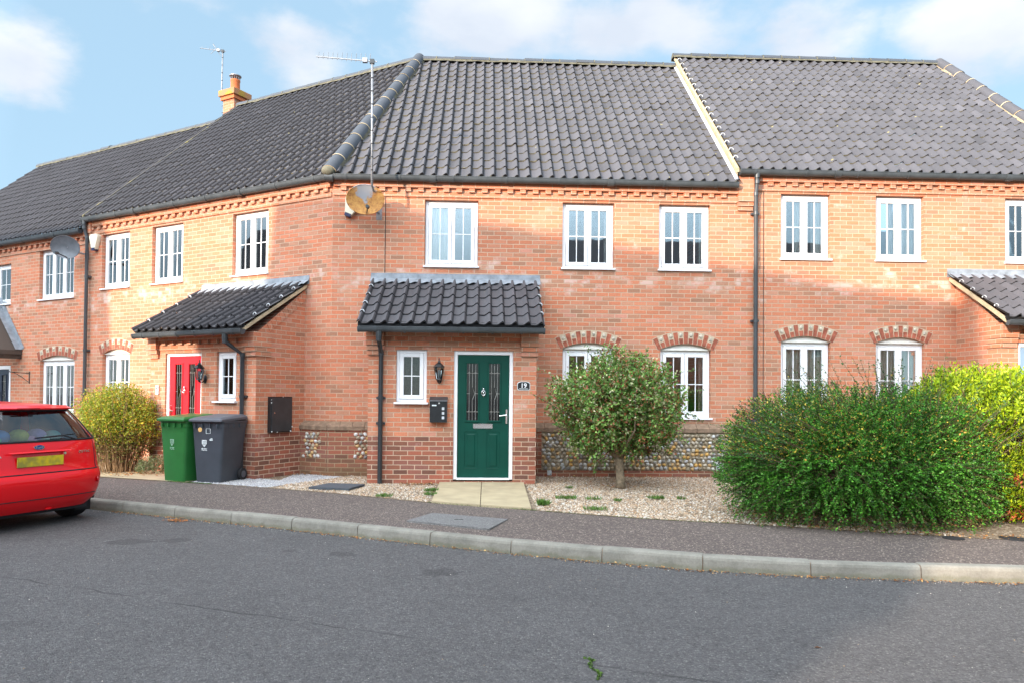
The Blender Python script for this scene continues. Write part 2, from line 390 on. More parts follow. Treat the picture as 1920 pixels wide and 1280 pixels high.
M = {}
SEAM = (-0.43, -6.85)
STAINS = [(2.28, -6.11, .13), (1.28, -5.40, .10), (-1.03, -4.83, .15), (-.55, -4.75, .10), (.75, -5.25, .05)]
M['brick'] = brick('red_brick', dark_below=0.745)
M['brick_wall'] = brick('red_brick_wall')
M['brick_dark'] = brick('dark_plinth_brick', dark=True, mortar=(0.42, 0.31, 0.22), weather=0.0)
M['brick_damp'] = brick('damp_plinth_brick', dark=True, mortar=(0.40, 0.31, 0.2), weather=0.55)
M['coping'] = simple('coping_brick', (0.23, 0.155, 0.105), 0.9, var=0.3, scale=14, bump=0.006)
M['voussoir'] = simple('arch_brick', (0.33, 0.10, 0.06), 0.9, var=0.45, scale=9, bump=0.005)
M['voussoir_pale'] = simple('arch_flint', (0.46, 0.41, 0.33), 0.8, var=0.35, scale=30, bump=0.006)
M['mortar'] = simple('lime_mortar', (0.50, 0.40, 0.29), 0.95, var=0.15, scale=12, bump=0.006)
M['bedding'] = simple('flint_bedding', (0.33, 0.27, 0.19), 0.95, var=0.2, scale=12, bump=0.01)
M['cream'] = simple('verge_mortar', (0.46, 0.37, 0.24), 0.95, var=0.2, scale=8, bump=0.004)
M['ridge_mortar'] = simple('ridge_mortar', (0.125, 0.118, 0.085), 0.95, var=0.35, scale=10, bump=0.006)
M['tile'] = tile_mat('concrete_pantile')
M['tile_edge'] = simple('pantile_edge', (0.17, 0.155, 0.10), 0.9, var=0.7, scale=9)
M['lap_shade'] = simple('side_lap_shade', (0.028, 0.027, 0.030), 0.95, var=0.3, scale=9)  # near-black colour paints the shade lines at tile laps and roll ends
M['porch_tile'] = tile_mat('porch_pantile', (0.066, 0.063, 0.069), lichen=0.12)
M['porch_tile_edge'] = simple('porch_pantile_edge', (0.03, 0.03, 0.032), 0.9, var=0.5, scale=9)
M['hip_tile'] = tile_mat('hip_tile', (0.056, 0.065, 0.080), lichen=0.3)
M['lead'] = simple('lead_flashing', (0.24, 0.265, 0.295), 0.55, metal=0.1, var=0.28, scale=7, bump=0.01, bscale=14)
M['lead_white'] = simple('pale_lead', (0.48, 0.50, 0.52), 0.5, metal=0.1, var=0.15, scale=7)
M['upvc'] = simple('white_frame', (0.82, 0.82, 0.83), 0.28, var=0.025, scale=3, spec=0.5)
M['upvc_cream'] = simple('cream_head_panel', (0.74, 0.72, 0.66), 0.45, var=0.05, scale=6)
M['black_plastic'] = simple('black_plastic', (0.030, 0.034, 0.038), 0.3, var=0.2, scale=9, spec=0.5)
M['gutter'] = simple('grey_black_gutter', (0.060, 0.068, 0.074), 0.38, var=0.25, scale=5, spec=0.5)
M['black_metal'] = simple('black_metal', (0.012, 0.013, 0.015), 0.3, var=0.3, scale=20, spec=0.5, bump=0.002)
M['lead_line'] = simple('lead_came', (0.42, 0.42, 0.40), 0.35, metal=0.5, var=0.1)
M['chrome'] = simple('chrome', (0.75, 0.75, 0.76), 0.16, metal=1.0, var=0.05)
M['galv'] = simple('galvanised_steel', (0.30, 0.31, 0.33), 0.4, metal=0.4, var=0.2, scale=20)
M['door_green'] = simple('door_green', (0.001, 0.050, 0.034), 0.5, var=0.12, scale=3, spec=0.2)
M['door_red'] = simple('door_red', (0.72, 0.018, 0.03), 0.35, var=0.06, scale=3, spec=0.5)
M['door_blue'] = simple('door_blue', (0.22, 0.32, 0.44), 0.4, var=0.06, scale=3)
M['door_navy'] = simple('door_navy', (0.02, 0.028, 0.05), 0.35, var=0.1, scale=3)
M['glass'] = glass_mat('window_glass', alpha=0.16, tint=(.96, .98, .97))
M['glass_porch'] = glass_mat('porch_glass', alpha=0.0)
M['door_glass'] = glass_mat('door_glass', alpha=0.0, tint=(0.30, 0.30, 0.30), rough=0.05)
M['curtain'] = simple('white_voile', (0.78, 0.79, 0.78), 0.9, var=0.06, scale=3)
M['curtain_grey'] = simple('grey_curtain', (0.62, 0.64, 0.58), 0.9, var=0.1, scale=3)
M['curtain_pink'] = simple('blush_curtain', (0.50, 0.36, 0.33), 0.9, var=0.1, scale=3)
M['blind'] = simple('grey_blind', (0.13, 0.14, 0.15), 0.7, var=0.05)
M['obscure'] = simple('obscure_backing', (0.16, 0.16, 0.155), 0.8, var=0.3, scale=30)
M['room'] = simple('room_plaster', (0.35, 0.33, 0.30), 0.9, var=0.05)
M['slab'] = simple('concrete_path', (0.40, 0.325, 0.205), 0.9, var=0.14, scale=3.5, bump=0.005, bscale=90)
M['cover_dark'] = simple('slate_cover', (0.065, 0.075, 0.088), 0.7, var=0.2, scale=20, bump=0.004)
M['cobble'] = attr_mat('flint_cobble', 0.45, spec=0.4)
M['pebble'] = attr_mat('pebble', 0.75)
M['leaf'] = attr_mat('leaf', 0.5, trans=0.28, spec=0.35)
M['litter'] = attr_mat('leaf_litter', 0.8, trans=0.1)
M['bark'] = simple('bark', (0.24, 0.185, 0.125), 0.95, var=0.4, scale=18, bump=0.02, bscale=30)
M['twig'] = simple('twig', (0.10, 0.06, 0.035), 0.9, var=0.3, scale=20)
M['bin_green'] = simple('bin_green', (0.018, 0.125, 0.028), 0.42, var=0.1, scale=4, spec=0.4)
M['bin_grey'] = simple('bin_grey', (0.048, 0.056, 0.068), 0.42, var=0.12, scale=4, spec=0.4)
M['bin_grey_lid'] = simple('bin_grey_lid', (0.085, 0.09, 0.105), 0.45, var=0.12, scale=4)
M['rubber'] = simple('rubber', (0.018, 0.018, 0.02), 0.8, var=0.2)
M['white_print'] = simple('white_print', (0.62, 0.66, 0.66), 0.6, var=0.3, scale=30)
M['bin_print'] = simple('pale_green_print', (0.20, 0.34, 0.24), 0.6, var=0.3, scale=30)
M['orange_sticker'] = simple('orange_sticker', (0.70, 0.42, 0.16), 0.5, var=0.2, scale=60)
M['terracotta'] = simple('terracotta', (0.56, 0.16, 0.06), 0.8, var=0.15, scale=10)
M['alarm_cream'] = simple('alarm_cream', (0.70, 0.66, 0.52), 0.4, var=0.1, scale=12)
M['alarm_blue'] = simple('alarm_blue', (0.02, 0.025, 0.08), 0.3)
M['dish_grey'] = simple('dish_grey', (0.13, 0.145, 0.165), 0.5, var=0.3, scale=5)
M['vent_grey'] = simple('vent_grey', (0.50, 0.52, 0.54), 0.5, var=0.15)
M['oak'] = simple('dark_timber', (0.06, 0.045, 0.035), 0.8, var=0.3, scale=12)
M['lead_blue_glass'] = simple('lamp_glass', (0.45, 0.48, 0.5), 0.1, var=0.1)
M['soil'] = simple('garden_soil', (0.12, 0.085, 0.055), 0.95, var=0.4, scale=5, bump=0.03, bscale=30)
def rusty():
    t = NT('rusty_dish'); p = t.pos(); sp = t.N.new('ShaderNodeSeparateXYZ'); t.L.new(p, sp.inputs[0])
    g = t.math('ADD', t.math('ADD', t.math('MULTIPLY', sp.outputs[2], -2.6), 0.12), t.math('MULTIPLY', t.math('SUBTRACT', t.noise(7, 6, p, 0.7), 0.5), 1.5))
    g = t.math('ADD', g, t.math('MULTIPLY', t.math('ABSOLUTE', t.math('ADD', sp.outputs[0], 0.02)), 3.2))
    m = t.ramp(g, [(0.10, 0.0), (0.30, 1.0)])
    rust = t.ramp(t.noise(16, 5, p, 0.7), [(0.3, (0.24, 0.085, 0.035)), (0.5, (0.50, 0.24, 0.07)), (0.7, (0.62, 0.36, 0.11))])
    t.inp('Base Color', t.mix(m, (0.36, 0.37, 0.40), rust)); t.inp('Roughness', 0.7); return t.mat
M['rusty'] = rusty()
def verge_lichen():
    t = NT('lichened_verge'); p = t.pos()
    t.inp('Base Color', t.ramp(t.noise(3.2, 5, p, .7), [(.46, (.07, .067, .068)), (.57, (.13, .12, .085)), (.66, (.36, .30, .08))])); t.inp('Roughness', .95); t.bump(t.noise(40, 4, p), .01); return t.mat
M['verge_lichen'] = verge_lichen()
def chim_lichen():
    t = NT('chimney_cap_brick'); p = t.pos()
    m = t.ramp(t.noise(4.5, 5, p), [(0.5, 0.0), (0.6, 1.0)])
    t.inp('Base Color', t.mix(m, (0.42, 0.20, 0.10), (0.42, 0.25, 0.05))); t.inp('Roughness', 0.9); t.bump(t.noise(40, 4, p), 0.006); return t.mat
M['chim_cap'] = chim_lichen()
def car_paint():
    t = NT('red_car_paint'); t.inp('Base Color', t.mix(t.noise(1.5, 4, t.pos()), (0.72, 0.002, 0.006), (0.80, 0.003, 0.010)))
    t.inp('Roughness', 0.4); t.inp('Coat Weight', 0.7); t.inp('Coat Roughness', 0.06); t.inp('Specular IOR Level', 0.2); return t.mat
M['car_red'] = car_paint()
M['car_glass'] = glass_mat('car_glass', tint=(0.66, 0.72, 0.75), alpha=0.05)
M['lamp_red'] = simple('lamp_red', (0.42, 0.006, 0.01), 0.12, var=0.1, spec=0.6)
M['car_dark'] = simple('car_dark_plastic', (0.02, 0.02, 0.024), 0.6, var=0.1)
M['logo_blue'] = simple('logo_blue', (0.02, 0.07, 0.26), 0.25)
def plate():
    t = NT('number_plate'); p = t.pos()
    t.inp('Base Color', t.mix(t.ramp(t.noise(9, 2, p), [(0.4, 0.0), (0.62, 1.0)]), (0.62, 0.47, 0.02), (0.30, 0.26, 0.05))); t.inp('Roughness', 0.35); return t.mat
M['plate'] = plate()
M['road'] = asphalt('road_asphalt', (0.110, 0.104, 0.104), (0.24, 0.23, 0.215), aggscale=95, aggth=0.24, sparkle=0.08, seams=True)
M['pavement'] = asphalt('pavement_asphalt', (0.135, 0.108, 0.097), (0.40, 0.33, 0.27), aggscale=75, aggth=0.34, sparkle=0.42)
def kerb_mat():
    t = NT('kerb_concrete'); p = t.pos()
    c = t.ramp(t.noise(3.5, 6, p, 0.65), [(0.28, (0.15, 0.142, 0.122)), (0.5, (0.225, 0.212, 0.18)), (0.75, (0.28, 0.265, 0.228))])
    sp = t.N.new('ShaderNodeSeparateXYZ'); t.L.new(p, sp.inputs[0])
    g = t.ramp(t.math('ADD', t.math('MULTIPLY', sp.outputs[2], -6.0), t.math('MULTIPLY', t.noise(8, 4, p), 0.5)), [(0.85, 0.0), (1.15, 1.0)])
    c = t.mix(t.math('MULTIPLY', g, 0.5), c, (0.12, 0.12, 0.07))
    c = t.mix(0.6, c, t.ramp(t.noise(55, 5, p, 0.7), [(0.3, 0.78), (0.7, 1.15)]), 'MULTIPLY')
    t.inp('Base Color', c); t.inp('Roughness', 0.9); t.bump(t.noise(110, 4, p), 0.004); return t.mat
M['kerb'] = kerb_mat()
M['cover_grey'] = asphalt('grey_cover', (0.20, 0.195, 0.19), (0.42, 0.41, 0.39), aggscale=120, sparkle=0.3)
M['gravel_base'] = asphalt('gravel_base', (0.21, 0.155, 0.105), (0.48, 0.40, 0.30), aggscale=45, aggth=0.4, sparkle=1.0)

# ---------------------------------------------------------------- house building kit (local frame: x along wall, -y outwards)
def arc_z(x, x0, x1, zt, rise):
    h = (x1 - x0) / 2; xm = (x0 + x1) / 2; R = (h * h + rise * rise) / (2 * rise)
    return zt - rise + math.sqrt(max(R * R - (x - xm) ** 2, 0)) - (R - rise)
def wall(mb, x0, x1, z0, z1, holes, y=0.0, reveal=0.10, back=False):
    """holes: (x0,x1,z0,z1,rise) ; rise>0 = segmental head"""
    xs = sorted({x0, x1, *[h[0] for h in holes], *[h[1] for h in holes]}); zs = sorted({z0, z1, *[h[2] for h in holes], *[h[3] for h in holes]})
    for i in range(len(xs) - 1):
        for j in range(len(zs) - 1):
            cx = (xs[i] + xs[i + 1]) / 2; cz = (zs[j] + zs[j + 1]) / 2
            if any(h[0] < cx < h[1] and h[2] < cz < h[3] for h in holes): continue
            mb.quad((xs[i], y, zs[j]), (xs[i + 1], y, zs[j]), (xs[i + 1], y, zs[j + 1]), (xs[i], y, zs[j + 1]))
    r = y + reveal
    for hx0, hx1, hz0, hz1, rise in holes:
        zs_ = hz1 - rise
        mb.quad((hx0, y, hz0), (hx0, y, zs_), (hx0, r, zs_), (hx0, r, hz0)); mb.quad((hx1, y, hz0), (hx1, r, hz0), (hx1, r, zs_), (hx1, y, zs_))
        mb.quad((hx0, y, hz0), (hx0, r, hz0), (hx1, r, hz0), (hx1, y, hz0))
        if rise <= 0: mb.quad((hx0, y, hz1), (hx1, y, hz1), (hx1, r, hz1), (hx0, r, hz1))
        else:
            n = 12
            for k in range(n):
                a = hx0 + (hx1 - hx0) * k / n; b = hx0 + (hx1 - hx0) * (k + 1) / n
                za, zb = arc_z(a, hx0, hx1, hz1, rise), arc_z(b, hx0, hx1, hz1, rise)
                mb.quad((a, y, za), (b, y, zb), (b, y, hz1), (a, y, hz1)); mb.quad((a, y, za), (a, r, za), (b, r, zb), (b, y, zb))

def window(par, x0, x1, z0, z1, y=0.075, leaves=2, curtain=None, bars=True, sill=True, glass='glass', fw=0.055, sw=0.058, blind=False, side=0.0):
    f = MB(); d = 0.06
    yo = y
    f.box(x0, x0 + fw, yo, yo + d, z0, z1, bev=.004); f.box(x1 - fw, x1, yo, yo + d, z0, z1, bev=.004)
    f.box(x0 + fw, x1 - fw, yo + .001, yo + d, z1 - fw, z1, bev=.004); f.box(x0 + fw, x1 - fw, yo + .001, yo + d, z0, z0 + fw, bev=.004)
    w = f.build('window', M['upvc'], par)
    ix0, ix1, iz0, iz1 = x0 + fw, x1 - fw, z0 + fw, z1 - fw
    lw = (ix1 - ix0) / leaves
    for i in range(leaves):
        a = ix0 + i * lw + .003; b = a + lw - .006; c0 = iz0 + .003; c1 = iz1 - .003
        s = MB(); ys = yo - .014
        s.box(a, a + sw, ys, ys + .05, c0, c1, bev=.006); s.box(b - sw, b, ys, ys + .05, c0, c1, bev=.006)
        s.box(a + sw - .002, b - sw + .002, ys + .001, ys + .05, c1 - sw, c1, bev=.006); s.box(a + sw - .002, b - sw + .002, ys + .001, ys + .05, c0, c0 + sw, bev=.006)
        s.build('sash', M['upvc'], w)
        p = MB(); p.box(a + sw - .004, b - sw + .004, ys + .022, ys + .028, c0 + sw - .004, c1 - sw + .004); p.build('pane', M[glass], w, uv=False)
        if bars:
            g = MB(); m_ = (a + b) / 2; zc = (c0 + c1) / 2
            g.box(m_ - .007, m_ + .007, ys + .012, ys + .021, c0 + sw, c1 - sw); g.box(a + sw, b - sw, ys + .013, ys + .0205, zc - .007, zc + .007)
            g.build('glazing_bar', M['upvc'], w)
    if sill:
        s = MB(); s.box(x0 - .03, x1 + .03, y - .115, y - .001, z0 - .03, z0, bev=.004); s.build('sill', M['upvc'], w)
    yb = y + .088
    if curtain:
        c = MB(); mat, cover = curtain
        for (u0, u1) in cover:
            a = x0 + (x1 - x0) * u0; b = x0 + (x1 - x0) * u1; n = max(6, int((b - a) / .012))
            pts = [(a + (b - a) * k / n, yb + .022 * sin((a + (b - a) * k / n) * 62 + sin(k * .7)) + .01 * sin(k * 2.1)) for k in range(n + 1)]
            for k in range(n):
                c.quad((pts[k][0], pts[k][1], z0 - .05), (pts[k + 1][0], pts[k + 1][1], z0 - .05), (pts[k + 1][0], pts[k + 1][1], z1 + .03), (pts[k][0], pts[k][1], z1 + .03))
        c.build('curtain', M[mat], w, smooth=True)
    if blind:
        c = MB(); zz = z0
        while zz < z1:
            c.quad((x0 + .02, yb, zz), (x1 - .02, yb, zz), (x1 - .02, yb + .03, zz + .03), (x0 + .02, yb + .03, zz + .03)); zz += .045
        c.build('blind', M['blind'], w)
    return w

def arch(par, x0, x1, zs, rise, y=0.0, rows=(0.105, 0.105)):
    """segmental brick and flint arch above an opening, plus the painted head panel in it"""
    h = (x1 - x0) / 2; xm = (x0 + x1) / 2; R = (h * h + rise * rise) / (2 * rise); zc = zs + rise - R
    a0 = math.asin(h / R); n = 13
    base = MB(); dark = MB(); pale = []
    def pt(r, a, yy): return (xm + r * sin(a), yy, zc + r * cos(a))
    K = 16
    rt = R + sum(rows) + .012
    for k in range(K):
        p, q = -a0 - .02 + (2 * a0 + .04) * k / K, -a0 - .02 + (2 * a0 + .04) * (k + 1) / K
        base.quad(pt(R, p, y - .003), pt(R, q, y - .003), pt(rt, q, y - .003), pt(rt, p, y - .003))
        base.quad(pt(rt, p, y - .003), pt(rt, q, y - .003), pt(rt, q, y + .02), pt(rt, p, y + .02))
    ring0 = R
    for i in range(n):
        p = -a0 - .02 + (2 * a0 + .04) * (i + .09) / n; q = -a0 - .02 + (2 * a0 + .04) * (i + .91) / n
        def blk(mb, ra, rb, pr):
            V = [pt(ra, p, y - pr), pt(ra, q, y - pr), pt(rb, q, y - pr), pt(rb, p, y - pr), pt(ra, p, y + .01), pt(ra, q, y + .01), pt(rb, q, y + .01), pt(rb, p, y + .01)]
            mb.add(V, [(0, 1, 2, 3), (0, 4, 5, 1), (1, 5, 6, 2), (2, 6, 7, 3), (3, 7, 4, 0)])
        if i % 2 == 0 or i in (0, n - 1): blk(dark, R + .006, R + rows[0] + rows[1], .008)
        else:
            blk(dark, R + .006, R + rows[0] - .005, .008)
            pl_ = MB(); c = pt(R + rows[0] + rows[1] * .5, (p + q) / 2, y - .004); pl_.ell(c, (.030, .016, .036), 8, 5); pale.append(pl_)
    o = dark.build('arch', M['voussoir'], par); base.build('arch_mortar', M['mortar'], o); [pl_.build('arch_flint', M['voussoir_pale'], o, smooth=True) for pl_ in pale]

def head_panel(par, x0, x1, zs, rise, y=.05):
    mb = MB(); n = 12; zz = [arc_z(x0 + (x1 - x0) * k / n, x0, x1, zs + rise, rise) for k in range(n + 1)]
    poly = [(x0 + (x1 - x0) * k / n, zz[k]) for k in range(n + 1)] + [(x1, zs - .002), (x0, zs - .002)]
    mb.prism(poly, y, y + .05, 'y'); mb.box(x0 - .0, x1 + .0, y - .02, y + .0, zs - .004, zs + .028, bev=.004)
    mb.build('head_panel', M['upvc_cream'], par)

def tiles(par, xl, xr, ye, ze, yt, zt, mats=('tile', 'tile_edge'), tw=.205, gauge=.325, amp=.056, xmin=None, name='roof', flip=False):
    ef = MB(); ef.box(xl(ye) + .01, xr(ye) - .01, ye + .03, ye + .05, ze - .04, ze + .045)  # black strip stands in for the shade under the eaves rolls
    L = math.hypot(yt - ye, zt - ze); cy, cz = (yt - ye) / L, (zt - ze) / L; ny, nz = -cz, cy
    rows = max(1, round(L / gauge)); g = L / rows; lift = .021
    S = 9; ts = [0, .16, .28, .40, .52, .62, .70, .755, .80]
    def hgt(t):
        t = t % 1.0
        return 0.0 if t < .16 else amp * (.5 - .5 * cos(PI * ((t - .16) / .46))) if t < .62 else amp * (.5 + .5 * cos(PI * ((t - .62) / .18))) if t < .80 else 0.0
    hs = [hgt((t if not flip else -t)) for t in ts]
    mb = MB(); tones = []
    for r in range(rows):
        ya, yb = ye + cy * g * r, ye + cy * g * (r + 1); za, zb = ze + cz * g * r, ze + cz * g * (r + 1)
        A0, A1, B0, B1 = xl(ya), xr(ya), xl(yb), xr(yb)
        lo, hi = min(A0, B0), max(A1, B1)
        k0 = math.floor(lo / tw); k1 = math.ceil(hi / tw)
        xs = []; hh = []; tn = []
        for k in range(k0, k1 + 1):
            jit = rng.normal(0, .003); tv = rng.normal(0, .065) + (.22 if rng.random() < .03 else 0) - (.18 if rng.random() < .04 else 0)
            for t, h in zip(ts, hs): xs.append((k + t) * tw); hh.append(h + jit); tn.append(tv)
        n = len(xs); base = len(mb.v)
        for (y_, z_, li, a, b) in ((ya, za, lift, A0, A1), (yb, zb, .0, B0, B1), (ya, za, lift - .024, A0, A1)):
            tones += tn
            for x, h in zip(xs, hh):
                q = h + li; mb.v.append((min(max(x, a), b), y_ + ny * q, z_ + nz * q))
        for i in range(n - 1):
            if max(mb.v[base + i + 1][0] - mb.v[base + i][0], mb.v[base + n + i + 1][0] - mb.v[base + n + i][0]) < 1e-5: continue
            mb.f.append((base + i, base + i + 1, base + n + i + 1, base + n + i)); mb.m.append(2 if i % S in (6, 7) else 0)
            mb.f.append((base + 2 * n + i, base + 2 * n + i + 1, base + i + 1, base + i)); mb.m.append(2 if i % S in (3, 4, 5, 6) else 1)  # roll-end faces carry the painted shade too
    o = mb.build(name, [M[mats[0]], M[mats[1]], M['lap_shade']], par, smooth=True, uv=False, auto=42)
    if len(tones) == len(o.data.vertices): o.data.attributes.new('Tone', 'FLOAT', 'POINT').data.foreach_set('value', np.array(tones, np.float32))
    ef.build('eaves_shade', M['rubber'], o)
    return o

def ridge(par, p0, p1, r=.115, seg=.42, name='ridge_tile', mats=('hip_tile', 'ridge_mortar'), collar=True, bed='ridge_mortar', skirt=.075):
    p0 = Vector(p0); p1 = Vector(p1); d = p1 - p0; L = d.length; d.normalize(); n = max(1, round(L / seg)); up = Vector((0, 0, 1)); side = d.cross(up).normalized(); u2 = side.cross(d).normalized()
    mb = MB(); K = 10
    for i in range(n):
        a = p0 + d * (L * i / n); b = p0 + d * (L * (i + 1) / n - .006)
        j = Vector((rng.normal(0, .004), rng.normal(0, .004), rng.normal(0, .004)))
        for (q0, q1, r0, r1, mi) in (((a, b, r, r * .95, 0),) + (((b - d * .012, b + d * .014, r * 1.012, r * 1.012, 1),) if collar and i < n - 1 else ())):
            base = len(mb.v)
            for (c, rr) in ((q0, r0), (q1, r1)):
                for k in range(K + 1):
                    t = PI * k / K; mb.v.append(tuple(c + j + side * (rr * cos(t)) + u2 * (rr * sin(t) * .92 - .045)))
            for k in range(K): mb.f.append((base + k, base + k + 1, base + K + 2 + k, base + K + 1 + k)); mb.m.append(mi)
            if i in (0, n - 1) and mi == 0:
                mb.f.append(tuple(base + k for k in range(K + 1))); mb.m.append(1); mb.f.append(tuple(base + K + 1 + k for k in range(K + 1))[::-1]); mb.m.append(1)
    # mortar bedding under both edges
    for sgn in (-1, 1):
        base = len(mb.v); m = max(2, int(L / .12))
        for i in range(m + 1):
            c = p0 + d * (L * i / m); w = r * (1.0 + .10 * rng.random())
            mb.v.append(tuple(c + side * sgn * (r * .93) - u2 * .03)); mb.v.append(tuple(c + side * sgn * (w + .004) - u2 * (skirt + .02 * rng.random())))
        for i in range(m): mb.f.append((base + 2 * i, base + 2 * i + 1, base + 2 * i + 3, base + 2 * i + 2)); mb.m.append(2)
    return mb.build(name, [M[mats[0]], M[mats[1]], M[bed]], par, smooth=True, uv=False, auto=40)

def gutter(par, x0, x1, y, z, r=.058, name='gutter', step=.92, union=True):
    """half-round gutter whose rim is at height z, centre y"""
    mb = MB(); K = 10
    def arcp(rr, x): return [(x, y - rr * cos(PI * k / K), z - rr * 1.55 * sin(PI * k / K) ** .8) for k in range(K + 1)]
    def seg(a, b, rr, lip=True):
        base = len(mb.v); mb.v += arcp(rr, a) + arcp(rr, b)
        for k in range(K): mb.f.append((base + k, base + K + 1 + k, base + K + 2 + k, base + k + 1)); mb.m.append(0)
        mb.f.append(tuple(base + k for k in range(K + 1))); mb.m.append(0); mb.f.append(tuple(base + K + 1 + k for k in range(K + 1))[::-1]); mb.m.append(0)
    seg(x0, x1, r)
    mb.quad((x0, y - r, z - .012), (x1, y - r, z - .012), (x1, y + r, z - .012), (x0, y + r, z - .012))
    mb.tube([(x0, y - r, z), (x1, y - r, z)], .006, 6)
    x = x0 + .25
    while x < x1:
        seg(x, x + .035, r + .006); x += step
    x = x0 + 1.7
    while x < x1 and union:
        seg(x, x + .11, r + .011); x += 3.1
    seg(x0 - .004, x0 + .03, r + .004); seg(x1 - .03, x1 + .004, r + .004)
    return mb.build(name, M['gutter'], par, smooth=True, uv=False, auto=35)

def downpipe(par, x, y_g, z_top, z_bot, y=-.085, r=.036, clips=(), dx=0.0, name='downpipe', drop=.14, mat='black_plastic'):
    mb = MB()
    mb.lathe([(r + .012, 0), (r + .012, .09)], (x, y_g, z_top - .13), 14)
    pts = [(x, y_g, z_top - .06), (x, y_g, z_top - .06 - drop)]
    if abs(y_g - y) > .02 or dx: pts += [(x + dx, y, z_top - .06 - drop - .20)]
    pts += [(x + dx, y, z_bot)]
    mb.tube(pts, r, 14)
    for zc in [pts[1][2], pts[2][2] if len(pts) > 3 else pts[1][2] - .3] + list(clips):
        xx = x + dx if zc < pts[-2][2] + .01 else x
        yy = y if zc < pts[-2][2] + .01 else y_g
        mb.lathe([(r + .008, -.03), (r + .008, .03)], (xx, yy, zc), 14)
    for zc in clips:
        mb.box(x + dx - .07, x + dx + .07, y + .02, -.001 + (0 if y > -.2 else y + .088), zc - .018, zc + .018)
    return mb.build(name, M[mat], par, smooth=True, uv=False, auto=40)

def cornice(par, x0, x1, zb, y=0.0, xskip=None, dent0=None, s=.2225, ztop=.30):
    """zb = underside of the lower projecting course"""
    mb = MB()
    mb.box(x0, x1, y - .022, y + .02, zb, zb + .078); mb.box(x0, x1, y - .010, y + .02, zb + .078, zb + .155)
    mb.box(x0, x1, y - .062, y + .02, zb + .155, zb + .222); mb.box(x0, x1, y - .075, y + .02, zb + .222, zb + ztop)
    o = mb.build('cornice', M['brick_wall'], par)
    x = (x0 + .09) if dent0 is None else dent0
    while x + .10 < x1 - .02:
        d = MB(); d.box(x, x + .10, y - .056 + rng.normal(0, .002), y, zb + .082 + rng.normal(0, .002), zb + .151, bev=.004); x += s
        d.build('dentil', M['brick_wall'], o)
    return o

def kneeler(par, x0, x1, zt, y, h=.25, n=2, name='kneeler'):
    mb = MB(); mb.box(x0, x1, y - .085, y + .3, zt - h, zt)
    for i in range(n): mb.box(x0 + .003 * (i + 1), x1 - .003 * (i + 1), y - .062 + i * .024, y + .3, zt - h - .075 * (i + 1), zt - h - .075 * i - .008)
    return mb.build(name, M['brick_wall'], par)

def verge(par, pts, x, w=.10, h=.07, mat='cream', name='verge', thick=None):
    """strip following a roof edge, pts (y,z) list in plane x"""
    mb = MB(); n = len(pts); base = len(mb.v)
    for (y, z) in pts:
        mb.v += [(x - w / 2, y, z), (x + w / 2, y, z), (x + w / 2, y, z - h), (x - w / 2, y, z - h)]
    for i in range(n - 1):
        for k in range(4): mb.f.append((base + 4 * i + k, base + 4 * i + (k + 1) % 4, base + 4 * i + 4 + (k + 1) % 4, base + 4 * i + 4 + k)); mb.m.append(0)
    mb.f.append((base, base + 1, base + 2, base + 3)); mb.m.append(0); mb.f.append(tuple(base + 4 * (n - 1) + k for k in (3, 2, 1, 0))); mb.m.append(0)
    return mb.build(name, M[mat], par)
def clips(par, xs, pts, r=.035):
    for (y, z) in pts:
        mb = MB(); mb.tube([(xs + r * cos(t), y - .01, z + r * 1.1 * sin(t)) for t in [PI * k / 7 for k in range(8)]], .009, 6); mb.build('verge_clip', M['vent_grey'], par, smooth=True, uv=False)

